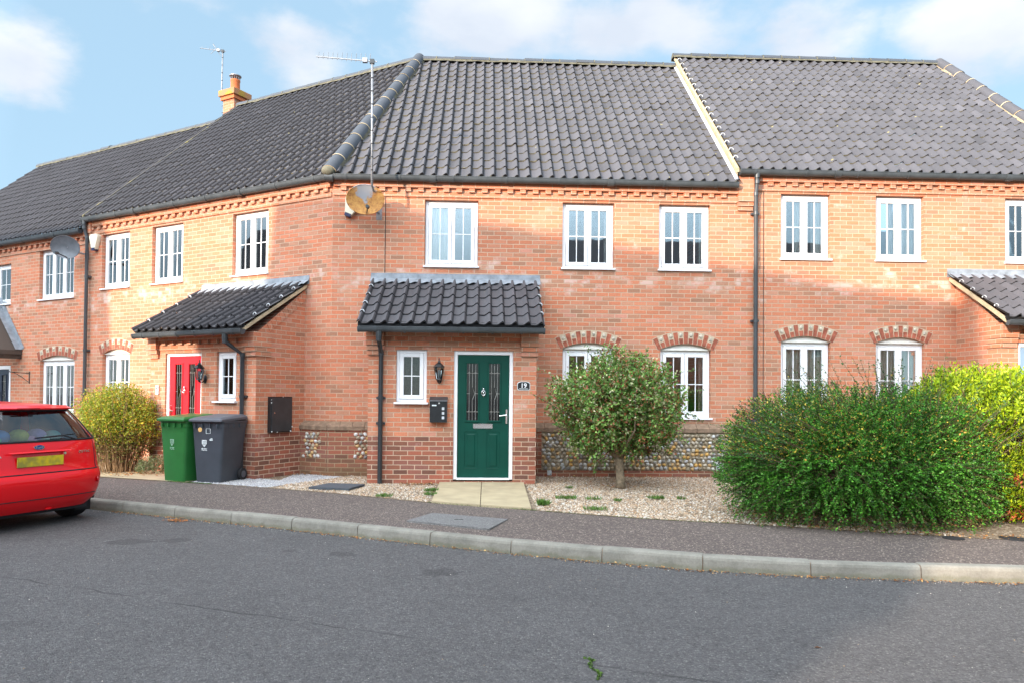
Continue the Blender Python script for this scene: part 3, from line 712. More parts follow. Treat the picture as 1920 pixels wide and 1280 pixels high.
# doors -------------------------------------------------------------
def door(par, x0, zb, y, colour, w=.82, h=1.95, fw=.062, hinge_left=True, fancy=True, fh=.09):
    fr = MB(); X0, X1 = x0 - fw, x0 + w + fw
    fr.box(X0, x0 - .004, y - .012, y + .06, zb - .03, zb + h + fh, bev=.004); fr.box(x0 + w + .004, X1, y - .012, y + .06, zb - .03, zb + h + fh, bev=.004)
    fr.box(x0 - .004, x0 + w + .004, y - .011, y + .06, zb + h + .004, zb + h + fh - .001, bev=.004)
    fr.box(x0 - .01, x0 + w + .01, y - .05, y + .05, zb - .032, zb - .002, bev=.004)
    t = empty('front_door'); t.parent = par
    fr.build('door_frame', M['upvc'], t)
    s = MB(); gx = ((.143, .324), (.50, .671)); gz = (.91, 1.815); pz = (.143, .73); px = ((.115, .318), (.47, .67))
    if fancy:
        holes = [(x0 + a, x0 + b, zb + gz[0], zb + gz[1], 0) for a, b in gx]
    else: holes = [(x0 + .16, x0 + w - .16, zb + 1.0, zb + 1.75, 0)]
    wall(s, x0, x0 + w, zb, zb + h, holes, y=y + .008, reveal=.02)
    for a, b in px if fancy else ():
        for k, (e, yy) in enumerate(((0, -.004), (.02, .010), (.032, -.002))): pass
        A, B, C, D = x0 + a, x0 + b, zb + pz[0], zb + pz[1]
        # sunk moulding with a raised field
        for (e0, y0_, e1, y1_) in ((0, 0, .018, .014), (.018, .014, .05, -.004)):
            o0 = [(A + e0, C + e0), (B - e0, C + e0), (B - e0, D - e0), (A + e0, D - e0)]; o1 = [(A + e1, C + e1), (B - e1, C + e1), (B - e1, D - e1), (A + e1, D - e1)]
            for k in range(4):
                p, q = o0[k], o0[(k + 1) % 4]; r_, s_ = o1[(k + 1) % 4], o1[k]
                s.quad((p[0], y + .003 + y0_, p[1]), (q[0], y + .003 + y0_, q[1]), (r_[0], y + .003 + y1_, r_[1]), (s_[0], y + .003 + y1_, s_[1]))
        s.quad((A + .05, y - .001, C + .05), (B - .05, y - .001, C + .05), (B - .05, y - .001, D - .05), (A + .05, y - .001, D - .05))
    for (a, b, c, d_, _) in holes:     # raised bead round each light
        for (q0, q1, r0, r1) in ((a - .022, a, c - .022, d_ + .022), (b, b + .022, c - .022, d_ + .022)): s.box(q0, q1, y - .004, y + .012, r0, r1, bev=.004)
        s.box(a, b, y - .004, y + .012, d_, d_ + .022, bev=.004); s.box(a - .03, b + .03, y - .008, y + .012, c - .026, c, bev=.004)
    s.build('door_leaf', M[colour], t)
    for (a, b, c, d_, _) in holes:
        g = MB(); g.box(a, b, y + .020, y + .026, c, d_); g.build('door_glass', M['door_glass'], t, uv=False)
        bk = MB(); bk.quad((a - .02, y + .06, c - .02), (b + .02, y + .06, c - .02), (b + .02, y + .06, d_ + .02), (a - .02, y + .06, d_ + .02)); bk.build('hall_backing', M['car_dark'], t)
        if fancy:
            l = MB(); W = b - a; H = d_ - c; yy = y + .016; rr = .0034
            def ln(*p): l.tube([(a + u * W, yy, c + v * H) for u, v in p], rr, 5)
            for u in (.22, .78): ln((u, 0), (u, 1))
            ln((.5, 0), (.5, .36)); ln((.5, .58), (.5, 1)); ln((.5, .36), (.72, .47), (.5, .58), (.28, .47), (.5, .36)); ln((0, .47), (.28, .47)); ln((.72, .47), (1, .47))
            for v in (.15, .83): ln((0, v), (1, v))
            for v in (.15, .83):
                for u in (.22, .78): ln((u - .1, v), (u, v + .025), (u + .1, v), (u, v - .025), (u - .1, v))
            l.build('leading', M['lead_line'], t, uv=False)
    if fancy:
        k = MB(); cx, cz = x0 + .41, zb + 1.346
        k.lathe([(.012, -.03), (.012, 0)], (cx, y, cz + .055), 10, axis='y'); k.ell((cx, y - .02, cz + .062), (.016, .012, .02))
        k.tube([(cx + .03 * sin(q), y - .025, cz + .038 * cos(q)) for q in [2 * PI * i / 16 for i in range(17)]], .008, 6); k.ell((cx, y - .022, cz), (.013, .01, .02)); k.ell((cx, y - .022, cz - .045), (.009, .01, .018))
        k.build('knocker', M['chrome'], t, smooth=True, uv=False)
        lp = MB(); lp.box(x0 + .25, x0 + .56, y - .010, y + .004, zb + .780, zb + .860, bev=.006); lp.box(x0 + .272, x0 + .538, y - .017, y - .009, zb + .797, zb + .843, bev=.006); lp.build('letter_plate', M['chrome'], t, uv=False)
    hx = x0 + .78 if hinge_left else x0 + .05; sg = -1 if hinge_left else 1
    hd = MB(); hd.box(hx - .014, hx + .014, y - .012, y + .004, zb + .86, zb + 1.09, bev=.005); hd.tube([(hx, y - .01, zb + 1.0), (hx, y - .05, zb + 1.0), (hx + sg * .115, y - .052, zb + .985)], .009, 8)
    hd.build('handle', M['chrome'], t, smooth=True, uv=False, auto=40)
    return t

# porch -------------------------------------------------------------
def porch(par, x0, x1, D, dz, win=None, door_x=None, door_col='door_green', pipe_x=None, roofx=None, flip=False, side_r=True, pipe_dx=0.0, door_kw={}, backyard=None, wkw={}):
    zt = 2.13 + dz; ze = 2.42 + dz; YF = -D
    holes = [(door_x - .062, door_x + .82 + .062, 0.04 + dz, 2.11 + dz, 0)]
    if win: holes.append((win[0], win[1], win[2], win[3], 0))
    zb0 = -.15
    w = MB(); wall(w, x0, x1, zb0, ze, holes, y=YF, reveal=.07)
    # side walls with a raking top following the roof
    ztop = 3.26 + dz
    for xx in (x0, x1):
        w.add([(xx, YF, zb0), (xx, 0, zb0), (xx, 0, ztop), (xx, YF, ze - .02)], [(0, 1, 2, 3)])
    w.quad((x0, YF + .07, zt + .3), (x1, YF + .07, zt + .3), (x1, 0, ztop), (x0, 0, ztop))
    o = w.build('porch_wall', M['brick'], par)
    # raking brick-on-edge course on the cheeks
    sl = (ztop - ze) / D
    for xx, sg in ((x0, -1), (x1, 1)):
        rk = MB(); n = 10
        for i in range(n):
            a = YF + .22 + (D - .24) * i / n; b = YF + .22 + (D - .24) * (i + .94) / n
            za = ze - .02 + sl * (a - YF); zb_ = ze - .02 + sl * (b - YF)
            X0, X1 = (xx - .012, xx + .01) if sg < 0 else (xx - .01, xx + .012)
            rk.prism([(a, za - .015), (b, zb_ - .015), (b + .06, zb_ - .13), (a + .06, za - .13)], X0, X1, 'x')
        rk.build('raking_course', M['brick_wall'], o)
    cornice(par, x0 + .27, x1 - .27, 2.165 + dz, YF, ztop=.265)
    kneeler(par, x0 - .03, x0 + .25, ze - .0, YF, h=.24); kneeler(par, x1 - .25, x1 + .03, ze - .0, YF, h=.24)
    rx0, rx1 = (x0 - .135, x1 + .115) if roofx is None else roofx
    # sprocketed pantile roof: shallow foot then main slope
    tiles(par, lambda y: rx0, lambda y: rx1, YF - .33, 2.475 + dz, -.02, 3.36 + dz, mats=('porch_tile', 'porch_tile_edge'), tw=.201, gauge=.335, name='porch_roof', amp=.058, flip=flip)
    s2 = (3.36 - 2.475) / (D + .31)
    rp = [(YF - .30, 2.455 + dz), (YF - .02, 2.475 + dz + s2 * .31 - .03), (-.02, 3.335 + dz)]
    for xx in (rx0 + .03, rx1 - .03): verge(par, rp, xx, w=.05, h=.055)
    L = math.hypot(D + .31, .885)
    for xx in (rx0 + .035, rx1 - .035): clips(par, xx, [(YF - .33 + (D + .31) * k / 5, 2.475 + dz + .885 * k / 5 + .035) for k in (1, 2, 3, 4)])
    # lead flashing: upstand on the wall and an apron dressed over the top tiles
    f = MB(); n = 110; a, b = rx0 - .02, rx1 + .03
    zs = lambda x: .023 * sin(2 * PI * x / .201)
    for i in range(n):
        p, q = a + (b - a) * i / n, a + (b - a) * (i + 1) / n
        col = [(-.006, 3.505 + dz), (-.012, 3.42 + dz), (-.09, 3.37 + dz), (-.15, 3.325 + dz + zs(p) * .6)]; col2 = [(-.006, 3.505 + dz), (-.012, 3.42 + dz), (-.09, 3.37 + dz), (-.15, 3.325 + dz + zs(q) * .6)]
        for k in range(3): f.quad((p, *col[k]), (q, *col2[k]), (q, *col2[k + 1]), (p, *col[k + 1]))
    f.box(a, b, -.007, -.001, 3.35 + dz, 3.506 + dz)
    f.build('lead_flashing', M['lead'], par, smooth=True, auto=50)
    gutter(par, rx0 + .02, rx1 - .0, YF - .33, 2.435 + dz, r=.052, name='porch_gutter', step=.45, union=False)
    if pipe_x is not None: downpipe(par, pipe_x, YF - .33, 2.41 + dz, -.1 if dz > -.1 else -.1, y=YF - .06, clips=(1.35, .95), dx=pipe_dx, r=.036, name='porch_downpipe', drop=.10)
    if win: window(par, *win, y=YF + .045, leaves=1, glass='glass_porch', fw=.05, sw=.062, **wkw)
    return o

# flint plinth -------------------------------------------------------
def vcol(me, cols):
    ca = me.color_attributes.new('Col', 'FLOAT_COLOR', 'POINT'); a = np.ones((len(me.vertices), 4), np.float32); a[:, :3] = cols; ca.data.foreach_set('color', a.ravel())
COB = np.array([(.50, .47, .42), (.42, .36, .28), (.30, .24, .16), (.46, .29, .13), (.22, .20, .18), (.55, .54, .52), (.36, .30, .22), (.38, .37, .37), (.52, .30, .09), (.27, .22, .15)])
def cobbles(par, regions, y, pitch=.072):
    mb = MB(); cols = []
    for test, x0, x1, z0, z1 in regions:
        r = 0; z = z0 + pitch * .45
        while z < z1 - pitch * .3:
            x = x0 + pitch * (.5 if r % 2 else .95)
            while x < x1 - pitch * .3:
                px, pz = x + rng.normal(0, .008), z + rng.normal(0, .007)
                if test is None or test(px, pz):
                    a = rng.uniform(.78, 1.15); rot = Matrix.Rotation(rng.uniform(-.9, .9), 3, 'Y')
                    nb = len(mb.v); mb.ell((px, y, pz), (pitch * .50 * a, pitch * .44, pitch * .50 / a * rng.uniform(.8, 1.0)), 9, 6, rot=rot)
                    c = COB[rng.integers(len(COB))] * rng.uniform(.8, 1.15); cols += [c] * (len(mb.v) - nb)
                x += pitch * rng.uniform(.96, 1.2)
            z += pitch * .88; r += 1
    o = mb.build('flint_panel', M['cobble'], par, smooth=True, uv=False); vcol(o.data, np.array(cols)); return o

def plinth(par, x0, x1, flint, capz=.93, quoins=(), mat='brick_dark', reg=None, ext=0):
    """projecting base course: brick strip, flint field on mortar, sloping brick coping"""
    Y = -.10; o = MB(); o.box(x0, x1, Y, 0, -.15, .115); 
    for a, b in quoins: o.box(a, b, Y + .003, 0, .115, .80)
    body = o.build('plinth', M[mat], par)
    m = MB(); m.box(x0 + .001, x1 - .001, Y + .012, -.001, .115, .80); m.build('flint_bedding', M['bedding'], body)
    c = MB(); n = int((x1 - x0) / .225)
    for i in range(n + 1):
        a = x0 + (x1 - x0) * i / (n + 1) + .004; b = x0 + (x1 - x0) * (i + 1) / (n + 1) - .004
        c.prism([(Y - .022, .785), (Y - .022, .85), (-.005, .935), (0, .935), (0, .785)], a, b, 'x')
    c.box(x0, x1, Y - .012, -.001, .787, .85)
    c.build('coping', M['coping'], body)
    if reg is None: reg = [(None, x0, x1, .12, .775)]
    cobbles(body, reg, Y + .004)
    return body

# ================================================================= HOUSES
PH = 0.52465
def shell(par, x0, x1, zw, holes, y0=0.0, zb=-.15, depth=8.0, gables=(True, True), zr=None, mat='brick_wall', lx=0.0, rx=0.0):
    w = MB(); wall(w, x0, x1, zb, zw, holes, y=y0)
    w.quad((x0 + lx, depth, zb), (x0 + lx, depth, zw), (x1 + rx, depth, zw), (x1 + rx, depth, zb))
    for xx, gx, g in ((x0, x0 + lx, gables[0]), (x1, x1 + rx, gables[1])):
        w.quad((xx, y0, zb), (xx, y0, zw), (gx, depth, zw), (gx, depth, zb))
    o = w.build('wall', M[mat], par)
    fl = MB(); fl.box(x0 + .15, x1 - .15, .3, depth - .3, 2.62, 2.82); fl.box(x0 + .12, x1 - .12, 4.0, 4.1, 0, zw); fl.build('room_partition', M['room'], par)
    return o

# ---- middle house (green door)
H1 = empty('brick_house', (0, 0, 0), 0, 'brick terraced house with the dark green front door, middle of the row', 'house', 'terraced brick houses')
holes = [(1.594, 2.527, 3.64, 4.80, 0), (4.008, 4.923, 3.64, 4.80, 0), (5.724, 6.637, 3.64, 4.80, 0), (4.027, 4.935, 1.03, 2.335, .105), (5.756, 6.664, 1.03, 2.335, .105)]
shell(H1, 0, 7.50, 5.12, holes, rx=0.0, lx=2.1)
window(H1, 1.60, 2.52, 3.645, 4.795, curtain=('curtain', [(.10, .44), (.86, .97)]))
window(H1, 4.014, 4.917, 3.645, 4.795, curtain=('curtain', [(.84, .97)]))
window(H1, 5.730, 6.631, 3.645, 4.795, curtain=('curtain', [(.84, .96)]))
for a in (4.033, 5.762):
    window(H1, a, a + .896, 1.035, 2.225, curtain=('curtain_pink', [(.80, .95)])); head_panel(H1, a - .004, a + .90, 2.228, .103); arch(H1, a - .03, a + .926, 2.226, .108)
cornice(H1, 0.02, 7.12, 4.842, dent0=.14)
kneeler(H1, 7.12, 7.40, 5.37, 0, h=.51)
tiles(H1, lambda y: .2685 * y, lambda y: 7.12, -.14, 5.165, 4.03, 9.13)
bk = MB(); bk.quad((1.0, 4.03, 9.11), (7.3, 4.03, 9.11), (7.3, 8.5, 5.2), (2.2, 8.5, 5.2)); bk.build('rear_roof', M['tile'], H1, uv=False)
ridge(H1, (1.09, 4.03, 9.19), (7.2, 4.03, 9.19))
ridge(H1, (-.045, -.17, 5.245), (1.082, 4.03, 9.24), r=.135, seg=.46, name='hip_tile', skirt=.12, mats=('hip_tile', 'cream'))
hb = MB(); hb.ell((-.05, -.175, 5.22), (.12, .08, .09), 10, 7); hb.build('hip_end_bedding', M['ridge_mortar'], H1, smooth=True)
gutter(H1, -.02, 7.09, -.14, 5.165)
co = MB(); co.lathe([(.075, -.07), (.075, .07)], (-.04, -.135, 5.12), 12, axis='x'); co.build('gutter_angle', M['gutter'], H1, smooth=True, auto=40)
jt = MB(); jt.box(.905, .917, -.004, .0, 3.51, 4.84); jt.build('movement_joint', M['rubber'], H1)
jt = MB(); jt.box(.795, .806, -.004, .0, .95, 1.75); jt.build('movement_joint', M['rubber'], H1)
plinth(H1, 3.49, 7.50, True, quoins=((3.49, 3.66), (7.05, 7.5)), reg=[(None, 3.66, 7.05, .12, .775)])
plinth(H1, -.026, .822, True, mat='brick_damp', quoins=((-.02, .8),), reg=[(lambda x, z: abs(x - .62) < .23 - .10 * abs((z * 9) % 2 - 1), .40, .82, .30, .775)])
porch(H1, .823, 3.486, 1.10, 0.0, win=(1.262, 1.744, 1.285, 2.118), door_x=2.235, roofx=(.69, 3.59), pipe_x=1.03, wkw=dict(curtain=('obscure', [(.05, .95)])))
door(H1, 2.235, .095, -1.10 + .045, 'door_green')

# ---- left-hand house (red door): local frame rotated about the corner
H2 = empty('brick_house', (0, 0, 0), -PH, 'brick terraced house with the bright red front door and a chimney, behind the wheelie bins', 'house', 'terraced brick houses')
holes = [(-6.51, -5.565, 3.61, 4.79, 0), (-4.836, -3.887, 3.61, 4.79, 0), (-2.477, -1.542, 3.61, 4.79, 0), (-6.43, -5.50, 1.03, 2.315, .105)]
shell(H2, -7.0, 0, 5.10, holes, rx=-2.1)
window(H2, -6.504, -5.571, 3.615, 4.785, curtain=('curtain', [(.08, .46), (.56, .94)]))
window(H2, -4.83, -3.893, 3.615, 4.785, curtain=('curtain', [(.05, .95)]))
window(H2, -2.471, -1.548, 3.615, 4.785, curtain=('curtain', [(.25, .46), (.62, .95)]))
window(H2, -6.424, -5.506, 1.035, 2.205, curtain=('curtain', [(.1, .44), (.56, .93)])); head_panel(H2, -6.43, -5.50, 2.208, .103); arch(H2, -6.46, -5.48, 2.206, .108)
cornice(H2, -6.98, -.02, 4.825, dent0=-6.85)
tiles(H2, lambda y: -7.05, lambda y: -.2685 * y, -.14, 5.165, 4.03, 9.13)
bk = MB(); bk.quad((-7.0, 4.03, 9.11), (-1.0, 4.03, 9.11), (-2.2, 8.5, 5.2), (-7.0, 8.5, 5.2)); bk.build('rear_roof', M['tile'], H2, uv=False)
ridge(H2, (-7.0, 4.03, 9.19), (-1.09, 4.03, 9.19))
verge(H2, [(-.14, 5.24), (4.03, 9.20)], -7.03, w=.09, h=.12, mat='verge_lichen')
gutter(H2, -7.0, .02, -.14, 5.165)
gb = MB(); gb.add([(-7.0, -.06, 4.7), (-7.0, -.06, 5.2), (-7.0, 4.03, 9.08), (-7.0, 8.2, 5.2), (-7.0, 8.0, 4.7)], [(0, 1, 2, 3, 4)]); gb.build('gable', M['brick_wall'], H2)
kneeler(H2, -7.02, -6.80, 5.15, 0, h=.30)
downpipe(H2, -6.93, -.14, 5.16, -.1, y=-.075, clips=(3.9, 2.3, 1.0), mat='gutter')
plinth(H2, -.60, .026, True, mat='brick_damp', quoins=((-.6, .02),), reg=[(lambda x, z: abs(x + .32) < .22 - .10 * abs((z * 9) % 2 - 1), -.56, -.06, .30, .775)])
porch(H2, -3.26, -.60, 1.10, -.015, win=(-1.535, -1.055, 1.27, 2.10), door_x=-2.79, door_col='door_red', roofx=(-3.29, -.55), pipe_x=-.95, pipe_dx=.10, wkw=dict(curtain=('obscure', [(.05, .95)])))
door(H2, -2.79, .09, -1.10 + .045, 'door_red', hinge_left=False)
# chimney
ch = MB(); cx, cyy = -7.78, 4.55; CZ = -.20; ch.box(cx - .22, cx + .22, cyy - .22, cyy + .22, 8.2, 9.86 + CZ); chm = ch.build('chimney', M['brick_wall'], H2)
c1 = MB(); c1.box(cx - .27, cx + .27, cyy - .27, cyy + .27, 9.80 + CZ, 9.90 + CZ); c1.build('chimney_corbel', M['terracotta'], chm)
c1 = MB(); c1.box(cx - .315, cx + .315, cyy - .315, cyy + .315, 9.90 + CZ, 10.07 + CZ, bev=.008); c1.build('chimney_cap', M['chim_cap'], chm)
c1 = MB(); c1.lathe([(.13, 0), (.125, .30), (.135, .32), (.135, .36)], (cx, cyy, 10.07 + CZ), 18); c1.build('chimney_pot', M['terracotta'], chm, smooth=True, auto=40)
c1 = MB(); c1.lathe([(.165, 0), (.165, .02), (.10, .05)], (cx, cyy, 10.53 + CZ), 18)
for k in range(14): a = 2 * PI * k / 14; c1.tube([(cx + .12 * cos(a), cyy + .12 * sin(a), 10.38 + CZ), (cx + .13 * cos(a), cyy + .13 * sin(a), 10.54 + CZ)], .007, 5)
c1.build('cowl', M['galv'], chm, uv=False)
c1 = MB(); c1.prism([(cyy - .24, 8.2), (cyy - .24, 9.15), (cyy - .05, 9.40), (cyy + .1, 9.40), (cyy + .1, 8.2)], cx - .225, cx + .226, 'x'); c1.build('chimney_flashing', M['lead_white'], chm)

# ---- far left house
H3 = empty('brick_house', (0, 0, 0), -PH, 'brick terraced house at the left end, with navy door and gabled canopy', 'house', 'terraced brick houses')
holes = [(-8.857, -7.514, 3.50, 4.66, 0), (-8.76, -7.434, .9, 2.215, .105), (-11.3, -10.05, 3.48, 4.45, 0), (-10.95, -9.97, -.1, 2.02, 0)]
shell(H3, -16.0, -7.0, 4.90, holes)
window(H3, -8.851, -7.52, 3.505, 4.655, leaves=3, blind=True)
window(H3, -8.754, -7.44, .905, 2.105, leaves=3, blind=True); head_panel(H3, -8.76, -7.434, 2.108, .103); arch(H3, -8.79, -7.41, 2.106, .108)
window(H3, -11.29, -10.055, 3.485, 4.445, leaves=2, curtain=('curtain_grey', [(.05, .95)]))
cornice(H3, -16.0, -7.04, 4.636)
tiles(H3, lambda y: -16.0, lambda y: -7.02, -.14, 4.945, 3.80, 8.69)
bk = MB(); bk.quad((-16, 3.8, 8.67), (-7.0, 3.8, 8.67), (-7.0, 8.2, 5.0), (-16, 8.2, 5.0)); bk.build('rear_roof', M['tile'], H3, uv=False)
ridge(H3, (-16.0, 3.8, 8.75), (-7.05, 3.8, 8.75))
verge(H3, [(-.14, 4.96), (3.8, 8.71)], -16.0, w=.08, h=.12, mat='ridge_mortar')
gutter(H3, -16.0, -7.08, -.14, 4.945)
door(H3, -10.85, -.03, -.0, 'door_navy')
cn = MB()
zr, zE, xr, xc, D = 3.55, 2.36, -9.50, -10.55, .95      # gabled canopy
for sg in (1, -1):
    xe = xc + sg * (xr - xc)
    cn.add([(xc, 0, zr), (xe, 0, zE), (xe, -D, zE), (xc, -D, zr), (xc, 0, zr - .10), (xe, 0, zE - .10), (xe, -D, zE - .10), (xc, -D, zr - .10)], [(0, 1, 2, 3), (4, 7, 6, 5), (1, 5, 6, 2), (3, 2, 6, 7), (0, 4, 5, 1)])
cno = cn.build('canopy_roof', tile_mat('brown_plain_tile', (0.075, 0.06, 0.05), lichen=.9), H3, uv=False)
ld = MB(); dx, dzz = xr - xc, zE - zr; l_ = math.hypot(dx, dzz)
ld.add([(xc, -.012, zr + .02), (xr + .02, -.012, zE + .02), (xr + .10, -.012, zE + .06), (xc + .1, -.012, zr + .12), (xc, -.16, zr + .015), (xr + .02, -.16, zE + .015)], [(0, 1, 2, 3), (4, 5, 1, 0)]); ld.build('lead_flashing', M['lead'], cno)
fs = MB(); fs.box(xr - .12, xr - .02, -D, 0, zE - .20, zE - .06); fs.box(2 * xc - xr + .02, 2 * xc - xr + .12, -D, 0, zE - .20, zE - .06); fs.build('fascia', M['oak'], cno)

# ---- right-hand house
H4 = empty('brick_house', (0, 0, 0), 0, 'brick terraced house at the right end with the pale blue door, behind the clipped shrubs', 'house', 'terraced brick houses')
dz = .233
holes = [(7.915, 8.812, 3.87, 5.035, 0), (9.645, 10.53, 3.87, 5.035, 0), (12.03, 12.92, 3.87, 5.035, 0), (7.92, 8.82, 1.07, 2.495, .105), (9.645, 10.535, 1.07, 2.495, .105)]
shell(H4, 7.505, 13.95, 5.35, holes)
window(H4, 7.921, 8.806, 3.875, 5.03, curtain=('curtain', [(.33, .47), (.70, .95)]))
window(H4, 9.651, 10.524, 3.875, 5.03, curtain=('curtain', [(.33, .47), (.62, .95)]))
window(H4, 12.036, 12.914, 3.875, 5.03, curtain=('curtain_grey', [(.05, .95)]))
for a in (7.926, 9.651):
    window(H4, a, a + .885, 1.075, 2.385, curtain=('curtain_grey', [(.1, .46), (.54, .92)])); head_panel(H4, a - .004, a + .888, 2.388, .103); arch(H4, a - .03, a + .916, 2.386, .108)
cornice(H4, 7.50, 13.95, 5.072, dent0=7.66)
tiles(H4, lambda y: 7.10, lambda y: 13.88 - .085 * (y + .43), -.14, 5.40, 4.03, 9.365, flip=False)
bk = MB(); bk.quad((7.1, 4.03, 9.34), (13.5, 4.03, 9.34), (13.5, 8.3, 5.5), (7.1, 8.3, 5.5)); bk.build('rear_roof', M['tile'], H4, uv=False)
ridge(H4, (7.02, 4.03, 9.425), (13.46, 4.03, 9.425))
ridge(H4, (13.90, -.16, 5.48), (13.47, 4.03, 9.47), r=.135, seg=.46, name='hip_tile', skirt=.19, mats=('tile', 'cream'), bed='cream')
# roof beyond the hip turns away
er = MB(); er.add([(13.9, -.14, 5.40), (14.6, 4.0, 5.40), (14.3, 8.2, 5.40), (13.46, 4.03, 9.37)], [(0, 1, 3), (1, 2, 3)]); er.build('end_roof', M['tile'], H4, uv=False)
ew = MB(); ew.quad((13.95, 0, -.15), (14.5, 4.0, -.15), (14.5, 4.0, 5.4), (13.95, 0, 5.4)); ew.build('end_wall', M['brick_wall'], H4)
# verge, mortar and lead where this roof steps above its neighbour
verge(H4, [(-.14, 5.43), (4.03, 9.39)], 7.085, w=.05, h=.07)
vl = MB(); vl.add([(7.03, -.16, 5.22), (7.075, -.16, 5.24), (7.072, 3.95, 9.15), (7.03, 3.95, 9.12), (7.07, -.16, 5.28), (7.07, 3.95, 9.18)], [(0, 1, 2, 3), (1, 4, 5, 2)]); vl.build('valley_lead', M['lead_white'], H4)
clips(H4, 7.125, [(-.14 + 4.17 * k / 18, 5.40 + 3.965 * k / 18 + .06) for k in range(1, 18)], r=.042)
gw = MB(); gw.add([(7.082, -.14, 5.1), (7.082, 4.03, 9.05), (7.082, 4.03, 9.37), (7.082, -.14, 5.40)], [(0, 1, 2, 3)]); gw.build('gable_upstand', M['cream'], H4)
gutter(H4, 7.12, 14.0, -.14, 5.40)
downpipe(H4, 7.43, -.14, 5.39, -.1, y=-.08, clips=(4.65, 2.75, 1.0), mat='gutter')
jt = MB(); jt.box(7.595, 7.606, -.004, 0, .95, 5.06); jt.build('movement_joint', M['rubber'], H4)
plinth(H4, 7.505, 11.12, True, quoins=((7.505, 8.1),), reg=[(None, 8.1, 11.1, .12, .775)])
porch(H4, 11.12, 13.8, 1.10, .233, door_x=11.475, roofx=(10.97, 13.9))
door(H4, 11.475, .32, -1.10 + .045, 'door_blue')

# ================================================================= GROUND
def sheet(name, poly, z, mat, kind='structure'):
    mb = MB(); mb.add([(x, y, z) for x, y in poly], [tuple(range(len(poly)))]); o = mb.build(name, mat, None); tag(o, kind=kind); return o
RZ = -.15
rd = MB()
rd.quad((-300, -300, RZ), (300, -300, RZ), (300, 300, RZ), (-300, 300, RZ)); tag(rd.build('road', M['road']), kind='structure')
KB = [(-16, 3.8), (-9, .40), (-5.5, -1.32), (-2.404, -2.816), (0, -3.95), (1.63, -4.765), (3.27, -5.555), (4.94, -6.165), (6.7, -6.46), (8.6, -6.66), (11, -6.95), (15, -7.5), (30, -9.8)]
def smooth_poly(P, n=6):
    out = []
    for i in range(len(P) - 1):
        p0 = P[max(i - 1, 0)]; p1 = P[i]; p2 = P[i + 1]; p3 = P[min(i + 2, len(P) - 1)]
        for k in range(n):
            t = k / n; out.append(tuple(.5 * (2 * p1[j] + (p2[j] - p0[j]) * t + (2 * p0[j] - 5 * p1[j] + 4 * p2[j] - p3[j]) * t * t + (3 * p1[j] - p0[j] - 3 * p2[j] + p3[j]) * t ** 3) for j in (0, 1)))
    out.append(P[-1]); return out
KS = smooth_poly(KB)
def walk(P, step):
    out = [Vector(P[0])]; acc = 0
    for i in range(len(P) - 1):
        a = Vector(P[i]); b = Vector(P[i + 1]); L = (b - a).length; s = step - acc
        while s <= L: out.append(a + (b - a) * (s / L)); s += step
        acc = L - (s - step)
    return out
def kerbs():
    stones = walk(KS, .915); mb = MB()
    for i in range(len(stones) - 1):
        a, b = stones[i], stones[i + 1]; d = (b - a).normalized(); n = Vector((-d.y, d.x))     # n towards houses
        if n.y < 0: n = -n
        jz = rng.normal(0, .0025); g = .005
        A = a + d * g; B = b - d * g
        prof = [(0.0, RZ - .05), (.012, -.055), (.020, -.034), (.038, -.022), (.125, -.020), (.125, RZ - .05)]
        base = len(mb.v)
        for P_ in (A, B):
            for (o_, z_) in prof: q = P_ + n * o_; mb.v.append((q.x, q.y, z_ + (jz if z_ > -.1 else 0)))
        K = len(prof)
        for k in range(K - 1): mb.f.append((base + k, base + K + k, base + K + k + 1, base + k + 1)); mb.m.append(0)
        mb.f.append(tuple(base + k for k in range(K))); mb.m.append(0); mb.f.append(tuple(base + K + k for k in range(K))[::-1]); mb.m.append(0)
    tag(mb.build('kerb', M['kerb']), kind='structure')
    j = MB()
    for i in range(1, len(stones) - 1):
        a, b = stones[i], stones[i + 1]; d = (b - a).normalized(); n = Vector((-d.y, d.x)); n = -n if n.y < 0 else n
        V = []
        for s_ in (-.006, .006):
            for (o_, z_) in ((.016, RZ), (.026, -.040), (.042, -.028), (.12, -.027)): q = a + d * s_ + n * o_; V.append((q.x, q.y, z_))
        j.add(V, [(0, 1, 5, 4), (1, 2, 6, 5), (2, 3, 7, 6)])
    tag(j.build('kerb_joint', M['coping']), kind='structure')
kerbs()
BE = smooth_poly([(-16, 7.0), (-9, 2.6), (-5.5, .55), (-3.5, -.5), (-1.5, -1.27), (.33, -2.13), (2.03, -3.13), (3.2, -3.66), (4.46, -4.25), (5.58, -4.62), (7.46, -5.30), (8.02, -5.45), (11, -5.9), (15, -6.4), (30, -8.6)])
def pavement():
    mb = MB(); n = min(len(KS), len(BE)) - 1
    def at(P, t):
        i = min(int(t * (len(P) - 1)), len(P) - 2); f = t * (len(P) - 1) - i; return (P[i][0] + (P[i + 1][0] - P[i][0]) * f, P[i][1] + (P[i + 1][1] - P[i][1]) * f)
    T = 160; KO = [(x + .052, y + .11) for x, y in KS]
    # match both lines by x so the strip does not shear
    xs = np.linspace(-16, 30, T + 1)
    ko = np.interp(xs, [p[0] for p in KO], [p[1] for p in KO]); be = np.interp(xs, [p[0] for p in BE], [p[1] for p in BE])
    for i in range(T):
        for (f0, f1) in ((0, .5), (.5, 1)):
            V = [];
            for x, k_, b_, in ((xs[i], ko[i], be[i]), (xs[i + 1], ko[i + 1], be[i + 1])):
                for f in (f0, f1): V.append((x, k_ + (b_ - k_) * f, -.024 + .024 * f))
            mb.add(V, [(0, 2, 3, 1)])
    tag(mb.build('pavement', M['pavement']), kind='structure')
pavement()
